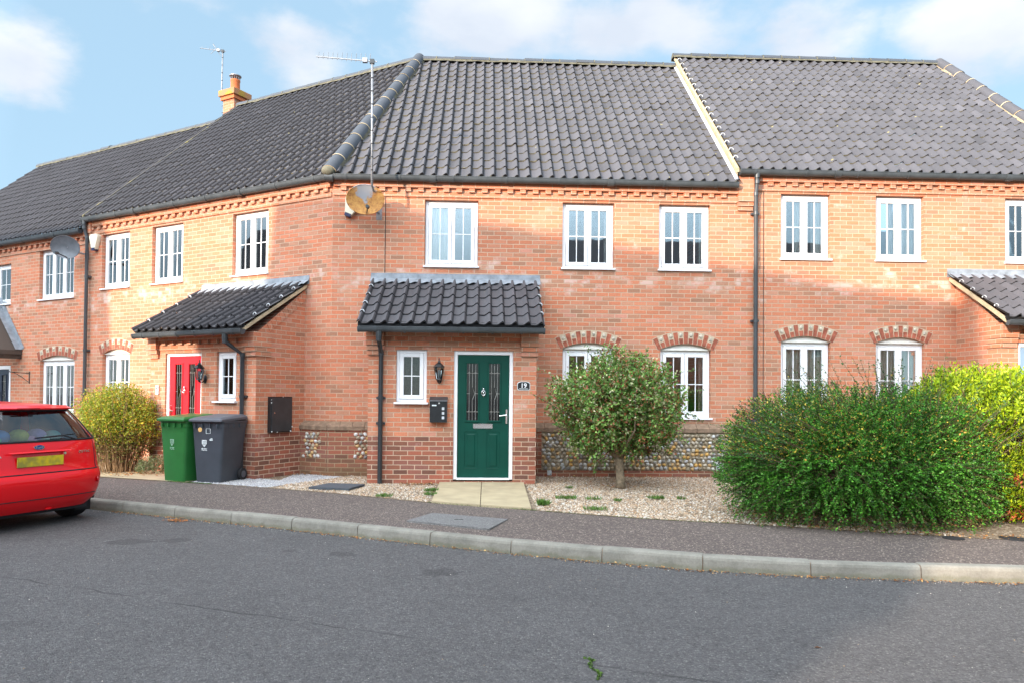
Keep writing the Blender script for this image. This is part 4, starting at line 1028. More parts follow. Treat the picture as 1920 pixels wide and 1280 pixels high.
gs = MB(); xs = np.linspace(-16, 30, 161); be = np.interp(xs, [p[0] for p in BE], [p[1] for p in BE])
for i in range(160): gs.quad((xs[i], be[i], 0), (xs[i + 1], be[i + 1], 0), (xs[i + 1], 60, 0), (xs[i], 60, 0))
tag(gs.build('garden_ground', M['soil']), kind='structure')
def bex(x): return float(np.interp(x, [p[0] for p in BE], [p[1] for p in BE]))
# gravel beds: right of the path, left of the path (buff), grey chips by the bins
def strip(name, x0, x1, ytop, z, mat, xt=None):
    mb = MB(); n = max(2, int((x1 - x0) / .15))
    for i in range(n):
        a, b = x0 + (x1 - x0) * i / n, x0 + (x1 - x0) * (i + 1) / n
        mb.quad((a, bex(a) + .01, z), (b, bex(b) + .01, z), (b, ytop(b), z), (a, ytop(a), z))
    o = mb.build(name, mat); tag(o, kind='structure'); return o
strip('gravel_ground', -1.9, 8.6, lambda x: 0.9 if x < .8 else .05, .004, M['gravel_base'])
# concrete path to the green door, in two slabs
pt = MB()
for (p, q) in (((2.02, -3.10), (2.0, -1.0)), ): pass
pt.add([(1.985, -3.105, .0), (2.615, -3.41, .0), (2.625, -.98, .0), (1.965, -.98, .0), (1.985, -3.105, .03), (2.615, -3.41, .03), (2.625, -.98, .03), (1.965, -.98, .03)], [(4, 5, 6, 7), (0, 1, 5, 4), (1, 2, 6, 5), (3, 0, 4, 7)])
pt.add([(2.625, -3.415, .0), (3.245, -3.66, .0), (3.30, -.98, .0), (2.635, -.98, .0), (2.625, -3.415, .03), (3.245, -3.66, .03), (3.30, -.98, .03), (2.635, -.98, .03)], [(4, 5, 6, 7), (0, 1, 5, 4), (1, 2, 6, 5), (3, 0, 4, 7)])
tag(pt.build('path', M['slab']), kind='structure')
pl = MB(); pl.add([(-5.6, .66, .008), (-3.5, -.46, .008), (-2.0, -1.05, .008), (-1.85, -.35, .008), (-2.5, .35, .008), (-3.0, .75, .008), (-4.8, 1.9, .008)], [tuple(range(7))]); tag(pl.build('side_path', M['slab']), kind='structure')

# pebbles --------------------------------------------------------------
def pebbles(name, n, x0, x1, y0, y1, test, palette, size, z=.008, label_kind='stuff'):
    P = []
    while len(P) < n:
        x = rng.uniform(x0, x1, n); y = rng.uniform(y0, y1, n)
        P += [(a, b) for a, b in zip(x, y) if test(a, b)]
    P = np.array(P[:n]); base = np.array([(1, 0, 0), (0, 1, 0), (-1, 0, 0), (0, -1, 0), (0, 0, 1), (0.7, .7, .6), (-.7, -.7, .6)], float)
    fc = [(0, 1, 4), (1, 2, 4), (2, 3, 4), (3, 0, 4)]
    base = base[:5]
    s = rng.uniform(size[0], size[1], n); asp = rng.uniform(.6, 1.0, n); th = rng.uniform(0, 2 * PI, n)
    V = base[None] * np.stack([s, s * asp, s * rng.uniform(.35, .7, n)], 1)[:, None, :]
    V[:, :4, 2] -= .003; V = V + rng.normal(0, .12, V.shape) * s[:, None, None]
    c, si = np.cos(th)[:, None], np.sin(th)[:, None]
    X = V[:, :, 0] * c - V[:, :, 1] * si + P[:, :1]; Y = V[:, :, 0] * si + V[:, :, 1] * c + P[:, 1:]
    co = np.stack([X, Y, V[:, :, 2] + z], 2).reshape(-1, 3)
    F = (np.array(fc)[None] + (np.arange(n) * 5)[:, None, None]).reshape(-1, 3)
    me = bpy.data.meshes.new(name); me.vertices.add(len(co)); me.vertices.foreach_set('co', co.astype(np.float32).ravel())
    me.loops.add(F.size); me.loops.foreach_set('vertex_index', F.ravel().astype(np.int32)); me.polygons.add(len(F)); me.polygons.foreach_set('loop_start', np.arange(0, F.size, 3, dtype=np.int32))
    me.update(calc_edges=True); me.validate()
    pal = .80 * np.array(palette)[rng.integers(len(palette), size=n)] * rng.uniform(.75, 1.2, (n, 1)); vcol(me, np.clip(np.repeat(pal, 5, axis=0), 0, .9))
    me.materials.append(M['pebble']); o = bpy.data.objects.new(name, me); COL.objects.link(o); tag(o, kind=label_kind); return o
BUFF = [(.54, .42, .29), (.64, .57, .47), (.50, .31, .17), (.42, .28, .18), (.68, .62, .54), (.27, .19, .13), (.52, .38, .26), (.58, .47, .35)]
def in_gravel(x, y):
    if y < bex(x) + .03: return False
    if .80 < x < 3.50 and y > -1.12: return False
    if 1.93 < x < 3.33: return False
    if x >= 3.4 and y > -.1: return False
    if x <= .85: return x > -.35 + .6 * (y + 1.2) and y < -.12 - .25 * 0
    return True
o = pebbles('gravel', 30000, -.4, 7.6, -5.4, 0.0, in_gravel, BUFF, (.008, .019)); tag(o, 'buff and cream gravel spread in front of the green-door house', 'gravel')
def in_grey(x, y):
    return y > bex(x) + .03 and x <= -.30 + .6 * (y + 1.2) and y < .58 * (-x) + .35 - .25 and not (x * -.0 + 0 > 1) and (x * .5009 + y * .8655) < -1.0 + .9 * (1 if x > -.62 else 0)
GREY = [(.42, .42, .44), (.55, .55, .56), (.33, .34, .36), (.62, .62, .60), (.46, .44, .43)]
o = pebbles('gravel', 6500, -1.9, .9, -2.4, .6, in_grey, GREY, (.008, .018)); tag(o, 'pale grey stone chippings beside the wheelie bins', 'gravel')

# loose grit on the carriageway, thickest in the channel by the kerb
o = pebbles('road_grit', 1500, -2.5, 8.5, -11.0, -2.8, lambda x, y: (lambda d: 0 < d and rng.random() < (1.0 if d < .10 else .016))(float(np.interp(x, [p[0] for p in KS], [p[1] for p in KS])) - y), [(.35, .33, .30), (.20, .19, .18), (.55, .50, .44), (.30, .22, .15)], (.003, .009), z=RZ + .001)
tag(o, 'loose grit and tiny stones scattered on the road', 'grit')
# leaf machinery -------------------------------------------------------
def leaf_mesh(name, P, D, size, wid, cols, mat, parent=None, fold=.25, up=None):
    """P centres, D directions (n,3); diamond leaves"""
    n = len(P); D = D / (np.linalg.norm(D, axis=1, keepdims=True) + 1e-9); r = rng.normal(0, 1, (n, 3)) if up is None else up + rng.normal(0, .35, (n, 3))
    S = np.cross(D, r); S /= np.linalg.norm(S, axis=1, keepdims=True) + 1e-9; U = np.cross(S, D)
    L = size[:, None]; W = (size * wid)[:, None]
    v0 = P; v1 = P + D * L * .45 + S * W * .5 + U * W * fold; v2 = P + D * L; v3 = P + D * L * .45 - S * W * .5 + U * W * fold
    co = np.stack([v0, v1, v2, v3], 1).reshape(-1, 3); F = (np.array([0, 1, 2, 3])[None] + (np.arange(n) * 4)[:, None])
    me = bpy.data.meshes.new(name); me.vertices.add(4 * n); me.vertices.foreach_set('co', co.astype(np.float32).ravel()); me.loops.add(4 * n); me.loops.foreach_set('vertex_index', F.ravel().astype(np.int32))
    me.polygons.add(n); me.polygons.foreach_set('loop_start', np.arange(0, 4 * n, 4, dtype=np.int32)); me.update(calc_edges=True); me.validate()
    vcol(me, np.clip(np.repeat(cols, 4, axis=0), 0, 1)); me.materials.append(M[mat])
    o = bpy.data.objects.new(name, me); COL.objects.link(o)
    if parent is not None: o.parent = parent
    return o
def unit(n):
    v = rng.normal(0, 1, (n, 3)); return v / np.linalg.norm(v, axis=1, keepdims=True)
def lump(d, seed, k=5, amp=.12):
    r = np.random.default_rng(seed); A = r.normal(0, 1, (k, 3)) * 2.2; ph = r.uniform(0, 6.28, k); return 1 + amp * np.sum(np.sin(d @ A.T + ph), axis=1) / math.sqrt(k)
def twig_tone(n, nl, sd=.25):
    return np.clip(np.repeat(rng.normal(1, sd, n // nl + 1), nl)[:n], .45, 1.7)[:, None]
def pick(n, pal, w, jit=.18):
    pal = np.array(pal); i = rng.choice(len(pal), n, p=np.array(w) / sum(w)); return pal[i] * rng.uniform(1 - jit, 1 + jit, (n, 1))
def sprays(centre, rad, ntw, nl, tl, seed, dirbias=(0, 0, 0), zmin=-1.0, lumps=.12, inner=.25, droop=0.0, bw=.5, shape=None):
    """twig tips on a lumpy ellipsoid; returns leaf points and directions along each twig"""
    d = unit(ntw * 2); d = d[d[:, 2] > zmin][:ntw]; n = len(d); lr = lump(d, seed, amp=lumps) * (1 - inner * rng.random(n) ** 1.6)
    if shape is not None: lr = lr * shape(d)
    tips = np.array(centre) + d * np.array(rad) * lr[:, None]
    dr = d / np.array(rad) ; dr /= np.linalg.norm(dr, axis=1, keepdims=True); dr = dr * bw + np.array(dirbias) + rng.normal(0, .28, (n, 3)); dr /= np.linalg.norm(dr, axis=1, keepdims=True)
    t = np.tile(np.linspace(0, 1, nl), (n, 1)) + rng.normal(0, .02, (n, nl)); ln = tl * rng.uniform(.6, 1.35, n)
    P = tips[:, None, :] - dr[:, None, :] * (ln[:, None] * (1 - t))[..., None]; P[..., 2] -= droop * (t ** 2) * ln[:, None] + 0
    return tips, dr, P.reshape(-1, 3), np.repeat(dr, nl, axis=0), ln, t.ravel()
def twigs(name, tips, dr, ln, step, root, parent, r=.004, mat='twig', extra=0):
    mb = MB()
    for i in range(0, len(tips), step):
        a = Vector(tips[i]); b = a - Vector(dr[i]) * float(ln[i]); mb.tube([tuple(b), tuple(a)], [r, r * .5], 4, cap=False)
    for i in range(0, len(tips), step * 5):
        a = Vector(tips[i]) - Vector(dr[i]) * float(ln[i]) * .9; R_ = Vector(root); m = R_.lerp(a, .5) + Vector((0, 0, .04)); mb.tube([tuple(R_), tuple(m), tuple(a)], [r * 4, r * 2.6, r * 1.2], 5, cap=False)
    return mb.build(name, M[mat], parent, smooth=True, uv=False)

# ---- round variegated tree on a single trunk
T = empty('small_tree', (4.75, -1.60, 0), 0, 'small round-headed variegated tree on a bare trunk, in front of the ground floor windows', 'tree')
tr = MB(); tr.tube([(0, 0, -.02), (.0, 0, .15), (-.015, 0, .35), (-.02, .0, .52)], [.085, .066, .062, .075], 12)
for k in range(11):
    a = 2 * PI * k / 11 + .3; q = .30 + .25 * (k % 3)
    tr.tube([(-.02, 0, .46), (-.02 + .22 * cos(a) * q * 2, .22 * sin(a) * q * 2, .72), (cos(a) * q * .8, sin(a) * q * .7, .92 + .12 * (k % 2)), (cos(a) * q * .85, sin(a) * q * .7, 1.15 + .15 * (k % 3))], [.040, .024, .013, .005], 7)
tr.build('trunk', M['bark'], T, smooth=True, uv=False)
tips, dr, P, D, ln, t = sprays((-.06, 0, 1.27), (.95, .90, .84), 2500, 19, .34, 3, dirbias=(0, 0, .25), lumps=.22, inner=.52, shape=lambda d: np.where(d[:, 2] < -.2, 1 - .25 * np.clip(-d[:, 2] - .2, 0, 1) * (1.0), 1.0) * (1 - .08 * d[:, 2]))
D = D * .5 + rng.normal(0, .8, D.shape); P = P + rng.normal(0, .012, P.shape)
cl = twig_tone(len(P), 19, .22) * pick(len(P), [(.15, .30, .06), (.09, .20, .04), (.42, .44, .22), (.24, .38, .09), (.32, .12, .055), (.54, .52, .32)], [5, 3, 1.8, 4, 3.2, .9])
crownP, crownD, crownC = P, D, cl
twigs('branch', tips, dr, ln, 4, (-.02, 0, .62), T, r=.0035)
# loose shoots
sh = []; shd = []
for (a, b) in (((-.75, -.2, 1.60), (-1.28, -.25, 1.80)), ((.55, 0, 1.75), (1.15, -.1, 1.82)), ((.85, .0, 1.5), (1.25, -.05, 1.50)), ((-.35, 0, 1.9), (-.55, 0, 2.18)), ((-.1, 0, 1.9), (-.2, 0, 2.2)), ((-.35, 0, .75), (-.42, -.1, .30)), ((-.7, 0, 1.5), (-1.2, -.1, 1.35)), ((.3, 0, 1.9), (.42, 0, 2.14)), ((-.6, 0, .95), (-.85, -.2, .62)), ((1.0, 0, 1.2), (1.25, 0, 1.02)), ((.75, 0, .95), (.95, -.1, .72))):
    a = np.array(a); b = np.array(b)
    for k in range(26): sh.append(a + (b - a) * k / 25 + rng.normal(0, .012, 3)); shd.append((b - a) / np.linalg.norm(b - a) * .6 + rng.normal(0, .7, 3))
sh = np.array(sh); shd = np.array(shd); P = np.vstack([crownP, sh]); D = np.vstack([crownD, shd]); cl = np.vstack([crownC, pick(len(sh), [(.10, .19, .05), (.20, .28, .09), (.4, .42, .24)], [4, 4, 2])])
leaf_mesh('crown', P, D, rng.uniform(.032, .060, len(P)), .62, cl, 'leaf', T)

# ---- big dark green shrub with arching twigs
S1 = empty('dark_green_shrub', (7.15, -4.20, 0), 0, 'large dark green spreading shrub flecked with tiny yellow leaves, right of the gravel', 'shrub')
NLS = 34
tips, dr, P, D, ln, t = sprays((0, 0, .66), (1.80, 1.26, 1.03), 6400, NLS, .48, 11, dirbias=(-.22, -.18, .16), zmin=-.70, lumps=.10, inner=.30, droop=.16, bw=1.1)
TW = twig_tone(len(P), NLS, .34)
sd = np.cross(D, rng.normal(0, .35, D.shape) + np.array([0, 0, 1.0])); sd /= np.linalg.norm(sd, axis=1, keepdims=True) + 1e-9
alt = np.where(np.arange(len(P)) % 2, 1.0, -1.0)[:, None]
D = D * .75 + sd * alt * .8 + rng.normal(0, .18, D.shape); P = P + rng.normal(0, .003, P.shape); ok = P[:, 2] > .0; P, D, t = P[ok], D[ok], t[ok]
cl = pick(len(P), [(.036, .135, .014), (.064, .225, .020), (.105, .32, .030), (.16, .26, .055), (.022, .06, .012)], [4, 4, 3, 1.2, 2.0]) * TW[ok]
yz = (P[:, 2] > .75) & (rng.random(len(P)) < .07 + .06 * (P[:, 0] < -.3)); cl[yz] = pick(int(yz.sum()), [(.62, .46, .05), (.55, .50, .12), (.60, .30, .06)], [3, 2, 1])
lowb = (P[:, 2] < .16) & (rng.random(len(P)) < .35); cl[lowb] = pick(int(lowb.sum()), [(.22, .12, .05), (.15, .13, .05)], [1, 1])
shP, shD, shC = P, D, cl
tw = twigs('branch', tips, dr, ln, 3, (0, .2, .05), S1, r=.0032)
# long wayward shoots above and to the left
A = []; 
for k in range(150):
    a_ = rng.uniform(.15, 2.95) if k % 3 else rng.uniform(2.4, 3.3)
    st = np.array([1.45 * cos(a_) * .92, rng.uniform(-.8, .5), .66 + .95 * abs(sin(a_)) * .9]); dd = np.array([cos(a_) * .9 - .25, -.1, .30 + .42 * sin(a_)]); dd /= np.linalg.norm(dd); A.append((st, dd, rng.uniform(.22, .48)))
sp_ = []; sd_ = []; mbt = MB()
for st, dd, l_ in A:
    mbt.tube([tuple(st - dd * .2), tuple(st + dd * l_)], [.003, .0015], 4, cap=False)
    for k in range(20): sp_.append(st + dd * l_ * (k / 19) + rng.normal(0, .008, 3)); sd_.append(dd * .5 + rng.normal(0, .8, 3))
sp_ = np.array(sp_); P = np.vstack([shP, sp_]); D = np.vstack([shD, np.array(sd_)]); cl = np.vstack([shC, pick(len(sp_), [(.04, .13, .035), (.09, .17, .06), (.55, .42, .06)], [4, 3, .5])]); leaf_mesh('foliage', P, D, rng.uniform(.017, .032, len(P)), .62, cl, 'leaf', S1); mbt.build('shoot_twigs', M['twig'], S1, uv=False)

# ---- golden conifer
S2 = empty('golden_conifer', (9.35, -3.45, 0), 0, 'bright yellow-green conifer bush at the right edge of the photo', 'shrub')
tips, dr, P, D, ln, t = sprays((0, 0, .74), (1.60, 1.25, 1.10), 6000, 18, .24, 23, dirbias=(0, 0, .75), zmin=-.62, lumps=.16, inner=.30, bw=.7)
TW = twig_tone(len(P), 18, .22)
D = D * .9 + rng.normal(0, .45, D.shape); P = P + rng.normal(0, .018, P.shape); ok = P[:, 2] > 0; P, D, t = P[ok], D[ok], t[ok]
cl = TW[ok] * pick(len(P), [(.38, .49, .014), (.31, .43, .014), (.21, .32, .016), (.48, .55, .03), (.08, .16, .015)], [4, 4, 3, 1.2, 2.4])
dead = (P[:, 0] < -.5) & (P[:, 2] < .62) & (rng.random(len(P)) < .55) & (np.sin(P[:, 2] * 17 + P[:, 1] * 6) > .2); cl[dead] = pick(int(dead.sum()), [(.40, .10, .03), (.22, .09, .04)], [1, 1])
leaf_mesh('foliage', P, D, rng.uniform(.034, .060, len(P)), .42, cl, 'leaf', S2)
twigs('branch', tips, dr, ln, 6, (0, 0, .05), S2, r=.004)

# ---- autumn shrub by the red door
S3 = empty('autumn_shrub', (-3.80, .47, 0), 0, 'upright twiggy shrub turning yellow, between the red car and the red door', 'shrub')
tips, dr, P, D, ln, t = sprays((0, 0, .86), (.68, .60, .72), 2600, 16, .30, 31, dirbias=(0, 0, .8), zmin=-.75, lumps=.07, inner=.5, shape=lambda d: 1 + .18 * np.abs(d[:, 0]) ** 4)
D = D * .4 + rng.normal(0, .8, D.shape); P = P + rng.normal(0, .02, P.shape)
kp = rng.random(len(P)) < np.clip((P[:, 2] - .05) / .8, .30, 1); P, D = P[kp], D[kp]
cl = pick(len(P), [(.26, .34, .03), (.36, .38, .04), (.16, .25, .025), (.62, .50, .04), (.56, .28, .05), (.44, .40, .10)], [4, 4, 3, 2, 1, 1])
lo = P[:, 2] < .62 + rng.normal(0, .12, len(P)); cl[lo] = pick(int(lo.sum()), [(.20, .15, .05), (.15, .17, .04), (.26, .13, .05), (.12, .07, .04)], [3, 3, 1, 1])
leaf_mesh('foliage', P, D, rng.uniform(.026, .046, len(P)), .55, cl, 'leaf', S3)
mb = MB()
for k in range(230):
    a = rng.uniform(0, 2 * PI); r0 = .05 + .28 * rng.random(); r1 = r0 + .1 + .33 * rng.random(); h = rng.uniform(.7, 1.5); x0, y0 = r0 * cos(a), r0 * sin(a)
    mb.tube([(x0, y0, 0), (x0 + (r1 - r0) * .4 * cos(a) + rng.normal(0, .03), y0 + (r1 - r0) * .4 * sin(a), h * .5), (r1 * cos(a), r1 * sin(a), h)], [.006, .0045, .002], 4, cap=False)
mb.build('stem', simple('shrub_stem', (.23, .15, .08), .9, var=.3), S3, smooth=True, uv=False)
# low silvery green plant at its foot
S4 = empty('low_plant', (-3.05, .10, 0), 0, 'low grey-green bushy plant at the foot of the yellowing shrub', 'plant')
tips, dr, P, D, ln, t = sprays((0, 0, .14), (.30, .26, .20), 230, 12, .12, 37, dirbias=(0, 0, .5), zmin=-.3)
leaf_mesh('foliage', P, D * .4 + rng.normal(0, .8, D.shape), rng.uniform(.02, .036, len(P)), .45, pick(len(P), [(.16, .19, .09), (.28, .29, .18), (.10, .14, .05)], [3, 2, 3]), 'leaf', S4)

# ---- litter, weeds
def litter(name, pts, z, size, label, pal, w=(1,)):
    pts = np.array(pts); n = len(pts); P = np.column_stack([pts, np.full(n, z) + rng.uniform(0, .012, n)]); a = rng.uniform(0, 2 * PI, n); D = np.column_stack([np.cos(a), np.sin(a), rng.normal(0, .15, n)])
    o = leaf_mesh(name, P, D, rng.uniform(size[0], size[1], n), .62, pick(n, pal, [1] * len(pal), .3), 'litter', fold=.12, up=np.tile([0, 0, 1.0], (n, 1)))
    tag(o, label, 'leaf litter', kind='stuff'); return o
BROWN = [(.24, .10, .03), (.36, .17, .05), (.14, .07, .035), (.42, .26, .10), (.30, .12, .05)]
pts = []
for k in range(1500):      # gutter line of the road along the kerb
    x = rng.uniform(-2.2, 9); y = float(np.interp(x, [p[0] for p in KS], [p[1] for p in KS])) - .005 - abs(rng.normal(0, .045)); pts.append((x, y))
litter('fallen_leaves', pts, RZ + .006, (.012, .032), 'thin line of brown leaf crumbs along the foot of the kerb', BROWN)
pts = [(rng.uniform(3.55, 7.3), -.12 - abs(rng.normal(0, .10))) for k in range(230)] + [(4.75 + rng.normal(0, .30), -1.5 + rng.normal(0, .22)) for k in range(80)] + [(rng.uniform(3.5, 7), rng.uniform(-3.9, -.3)) for k in range(110)]
litter('fallen_leaves', pts, .018, (.02, .05), 'brown dead leaves lying on the gravel under the round tree', BROWN)
pts = [(rng.uniform(1.35, 1.93), -1.16 - abs(rng.normal(0, .16))) for k in range(170)] + [(rng.uniform(0.3, 1.95), rng.uniform(-2.6, -1.3)) for k in range(30)]
litter('fallen_leaves', pts, .018, (.02, .05), 'brown dead leaves gathered beside the path to the green door', BROWN)
pts = [(-.52 + rng.normal(0, .12), .02 + rng.normal(0, .09)) for k in range(90)] + [(rng.uniform(-.3, .8), -.13 - abs(rng.normal(0, .05))) for k in range(50)]
litter('fallen_leaves', pts, .018, (.02, .045), 'brown dead leaves caught in the corner by the black meter cabinet', BROWN)
pts = [(rng.uniform(5.7, 8.4), bex(7) - .18 + rng.normal(0, .13) - .16 * (q - 7) * 0) for q in range(380)]
pts = [(x, bex(x) + .10 + rng.normal(0, .10)) for x in rng.uniform(5.9, 8.5, 520)]
litter('fallen_leaves', pts, .012, (.014, .034), 'brown leaf litter under the front edge of the dark green shrub', BROWN)
pts = [(-3.6 + rng.normal(0, .45), .1 + rng.normal(0, .22)) for k in range(420)]
litter('fallen_leaves', pts, .012, (.02, .045), 'brown leaves beneath the yellowing shrub', BROWN)
for (x, y, r, lab) in ((-1.05, -3.62, .045, 'clump of orange-brown moss and leaves against the kerb near the bins'),):
    pts = [(x + rng.normal(0, r * 1.5), y + rng.normal(0, r * .6)) for k in range(150)]
    litter('fallen_leaves', pts, RZ + .008, (.014, .035), lab, [(.36, .13, .04), (.28, .12, .05), (.42, .20, .07)])

def weed(x, y, r, n, label, h=.07, z=.01, rx=1.6):
    g1 = np.clip(rng.normal(0, 1, n), -1.5, 1.5); g2 = np.clip(rng.normal(0, 1, n), -1.5, 1.5); P = np.column_stack([x + g1 * r * .55, y + g2 * r * .3, np.full(n, z)]); D = np.column_stack([rng.normal(0, .45, (n, 2)), np.ones(n)])
    o = leaf_mesh('weed', P, D, rng.uniform(h * .4, h, n), .16, pick(n, [(.09, .20, .03), (.14, .26, .05), (.07, .14, .03)], [1, 1, 1]), 'leaf', up=rng.normal(0, 1, (n, 3)))
    return tag(o, label, 'weed', 'weeds in the gravel')
weed(3.78, -2.75, .16, 220, 'bright green weed patch in the gravel just right of the concrete path')
weed(4.15, -2.85, .12, 110, 'thin yellow-green weed patch, second to the right of the path')
weed(5.02, -2.75, .12, 200, 'green weed tuft in the gravel in front of the tree trunk')
weed(5.35, -2.80, .06, 70, 'tiny weed sprig to the right of the tuft in front of the trunk')
weed(4.03, -3.70, .16, 180, 'weed tuft at the pavement edge, right of the path')
weed(3.42, -3.35, .08, 140, 'taller weed growing at the front right corner of the path', h=.11)
weed(1.90, -2.05, .11, 200, 'bright green weed against the left side of the path')
weed(1.92, -2.45, .10, 150, 'second green weed at the left side of the path, nearer the pavement')
weed(1.30, -2.62, .12, 170, 'grassy weed at the pavement edge left of the path')
weed(4.45, -3.0, .06, 60, 'small weed sprig between the tree and the pavement')
weed(6.72, -.32, .10, 160, 'leafy dandelion clump by the wall near the dark green shrub', h=.12)
weed(3.95, -1.7, .06, 60, 'tiny weed near the porch corner on the right-hand gravel')
fl = MB(); fl.lathe([(.004, 0), (.004, .10)], (6.80, -.38, 0), 6); fo = fl.build('dandelion', M['bin_green'], uv=False); f2 = MB(); f2.ell((6.80, -.38, .11), (.03, .03, .016), 12, 6); f2.build('flower', simple('dandelion_yellow', (.75, .55, .02), .7), fo, smooth=True)
tag(fo, 'single yellow dandelion flower against the wall', 'flower')
def moss(name, pts, r, n, z, label):
    P = []
    for x, y in pts:
        for k in range(n): P.append((x + rng.normal(0, r), y + rng.normal(0, r), z))
    P = np.array(P); D = np.column_stack([rng.normal(0, .8, (len(P), 2)), np.full(len(P), .7)])
    o = leaf_mesh(name, P, D, rng.uniform(.008, .022, len(P)), .5, pick(len(P), [(.07, .14, .02), (.10, .18, .03), (.05, .09, .02)], [1, 1, 1]), 'leaf'); tag(o, label, 'moss', kind='stuff')
moss('moss', [(x, bex(x) + .01) for x in np.linspace(1.95, 3.3, 60)], .012, 8, .004, 'green moss in the joint between path and pavement')
moss('moss', [(x, bex(x) - .005) for x in np.linspace(-2.3, -1.55, 40)], .018, 12, .004, 'green moss along the pavement edge under the bins')
moss('moss', [(x, bex(x) + .0) for x in np.linspace(3.4, 5.4, 70)], .012, 3, .004, 'sparse moss along the edge of the gravel and pavement')
# weed-filled crack in the road near the camera
crk = [(3.265, -8.17), (3.30, -8.20), (3.298, -8.225), (3.275, -8.28), (3.277, -8.322), (3.30, -8.36), (3.316, -8.401), (3.31, -8.45), (3.285, -8.497)]
moss('moss', [(a[0] + (b[0] - a[0]) * t, a[1] + (b[1] - a[1]) * t) for a, b in zip(crk, crk[1:]) for t in np.linspace(0, 1, 9)], .004, 3, RZ + .002, 'green moss growing out of a crack in the road')
for i, (x, y, s, lab) in enumerate(((1.15, -8.55, .05, 'orange-brown fallen leaf lying alone on the left part of the road'), (4.72, -8.02, .05, 'reddish fallen leaf lying alone on the right part of the road'))):
    o = leaf_mesh('fallen_leaf', np.array([(x, y, RZ + .006)]), np.array([(1., .2 - .6 * i, .05)]), np.array([s]), .5, np.array([(.42, .16, .05)]), 'litter', fold=.3, up=np.array([(0, 0, 1.)])); tag(o, lab, 'leaf')

# drain and inspection covers
def cover(name, pts, z, mat, label, thick=.006, slot=None, frame=True):
    o = MB(); n = len(pts); o.add([(x, y, z) for x, y in pts] + [(x, y, z - .03) for x, y in pts], [tuple(range(n))] + [(i, i + n, (i + 1) % n + n, (i + 1) % n) for i in range(n)])
    t = o.build(name, M[mat]); tag(t, label, 'cover')
    if slot: s = MB(); s.box(slot[0], slot[1], slot[2], slot[3], z + .0005, z + .003); s.build('lifting_slot', M['rubber'], t)
    return t
cover('inspection_cover', [(1.80, -4.38), (2.72, -4.87), (2.94, -4.28), (2.05, -3.87)], .0, 'cover_grey', 'grey concrete inspection cover set in the pavement', slot=(2.33, 2.43, -4.33, -4.31))
cover('drain_cover', [(.10, -1.88), (.72, -2.02), (.86, -1.52), (.30, -1.40)], .045, 'cover_dark', 'dark slate-coloured drain cover in the gravel left of the green door')
for (x, y, r, lab) in ((7.42, -5.36, .10, 'small dark stopcock cover in the pavement under the green shrub'), (8.03, -5.38, .13, 'round dark drain cover in the pavement at the right edge')):
    o = MB(); o.lathe([(r, 0), (r, .006), (r * .85, .008)], (x, y, .0), 20); t = o.build('stopcock_cover', M['rubber'], uv=False); tag(t, lab, 'cover')

# ================================================================= THINGS ON THE WALLS
def redpt(u, dep, z): return (u * cos(PH) + dep * sin(PH), -u * sin(PH) + dep * cos(PH), z)
def lantern(loc, rz, label):
    t = empty('wall_lantern', loc, rz, label, 'lamp', 'black wall lanterns')
    b = MB(); b.ell((0, -.012, -.02), (.045, .014, .075), 12, 8); b.tube([(0, -.02, -.03), (0, -.06, -.075), (0, -.11, -.07), (0, -.13, -.03)], .011, 8); b.build('bracket', M['black_metal'], t, smooth=True, uv=False)
    c = MB(); K = 6
    c.lathe([(.035, -.045), (.05, -.035), (.04, -.02)], (0, -.13, 0), K); c.lathe([(.085, .155), (.088, .165), (.055, .205), (.022, .235), (.018, .255), (.006, .262), (.010, .285), (.003, .31)], (0, -.13, 0), K)
    c.lathe([(.02, -.045), (.008, -.075)], (0, -.13, 0), 8)
    for k in range(K): a = 2 * PI * k / K; c.tube([(.045 * cos(a), -.13 + .045 * sin(a), -.025), (.078 * cos(a), -.13 + .078 * sin(a), .158)], .005, 5)
    c.build('cage', M['black_metal'], t, uv=False)
    g = MB(); g.lathe([(.040, -.02), (.070, .153)], (0, -.13, 0), K); g.build('lamp_glass', M['glass_porch'], t, uv=False)
    l = MB(); l.lathe([(.014, -.02), (.014, .03), (.022, .06), (.018, .10), (.004, .12)], (0, -.13, 0), 10); l.build('bulb', M['lead_blue_glass'], t, smooth=True, uv=False)
    return t
lantern((1.945, -1.10, 1.68), 0, 'small black wall lantern between the window and the green door')
lantern(redpt(-1.80, -1.10, 1.66), -PH, 'small black wall lantern to the right of the red door')

mbx = empty('mailbox', (1.94, -1.10, .975), 0, 'black metal mailbox with a sloping lid and three square windows, left of the green door', 'mailbox')
b = MB(); b.prism([(0, 0), (-.105, 0), (-.105, .345), (0, .395)], -.135, .135, 'x'); b.build('box', M['black_metal'], mbx)
b = MB(); b.prism([(0.0, .402), (0.0, .385), (-.118, .325), (-.125, .33), (-.118, .345)], -.142, .142, 'x'); b.build('lid', M['black_plastic'], mbx)
for k in range(3):
    b = MB(); b.box(.055, .093, -.109, -.1055, .05 + .072 * k, .092 + .072 * k); b.build('viewing_window', M['vent_grey'], mbx)
b = MB(); b.lathe([(.014, -.012), (.014, 0)], (.012, -.108, .30), 12, axis='y'); b.build('lock', M['chrome'], mbx, uv=False)
b = MB(); b.box(-.10, -.03, -.108, -.1055, .255, .275); b.build('name_slot', M['white_print'], mbx)

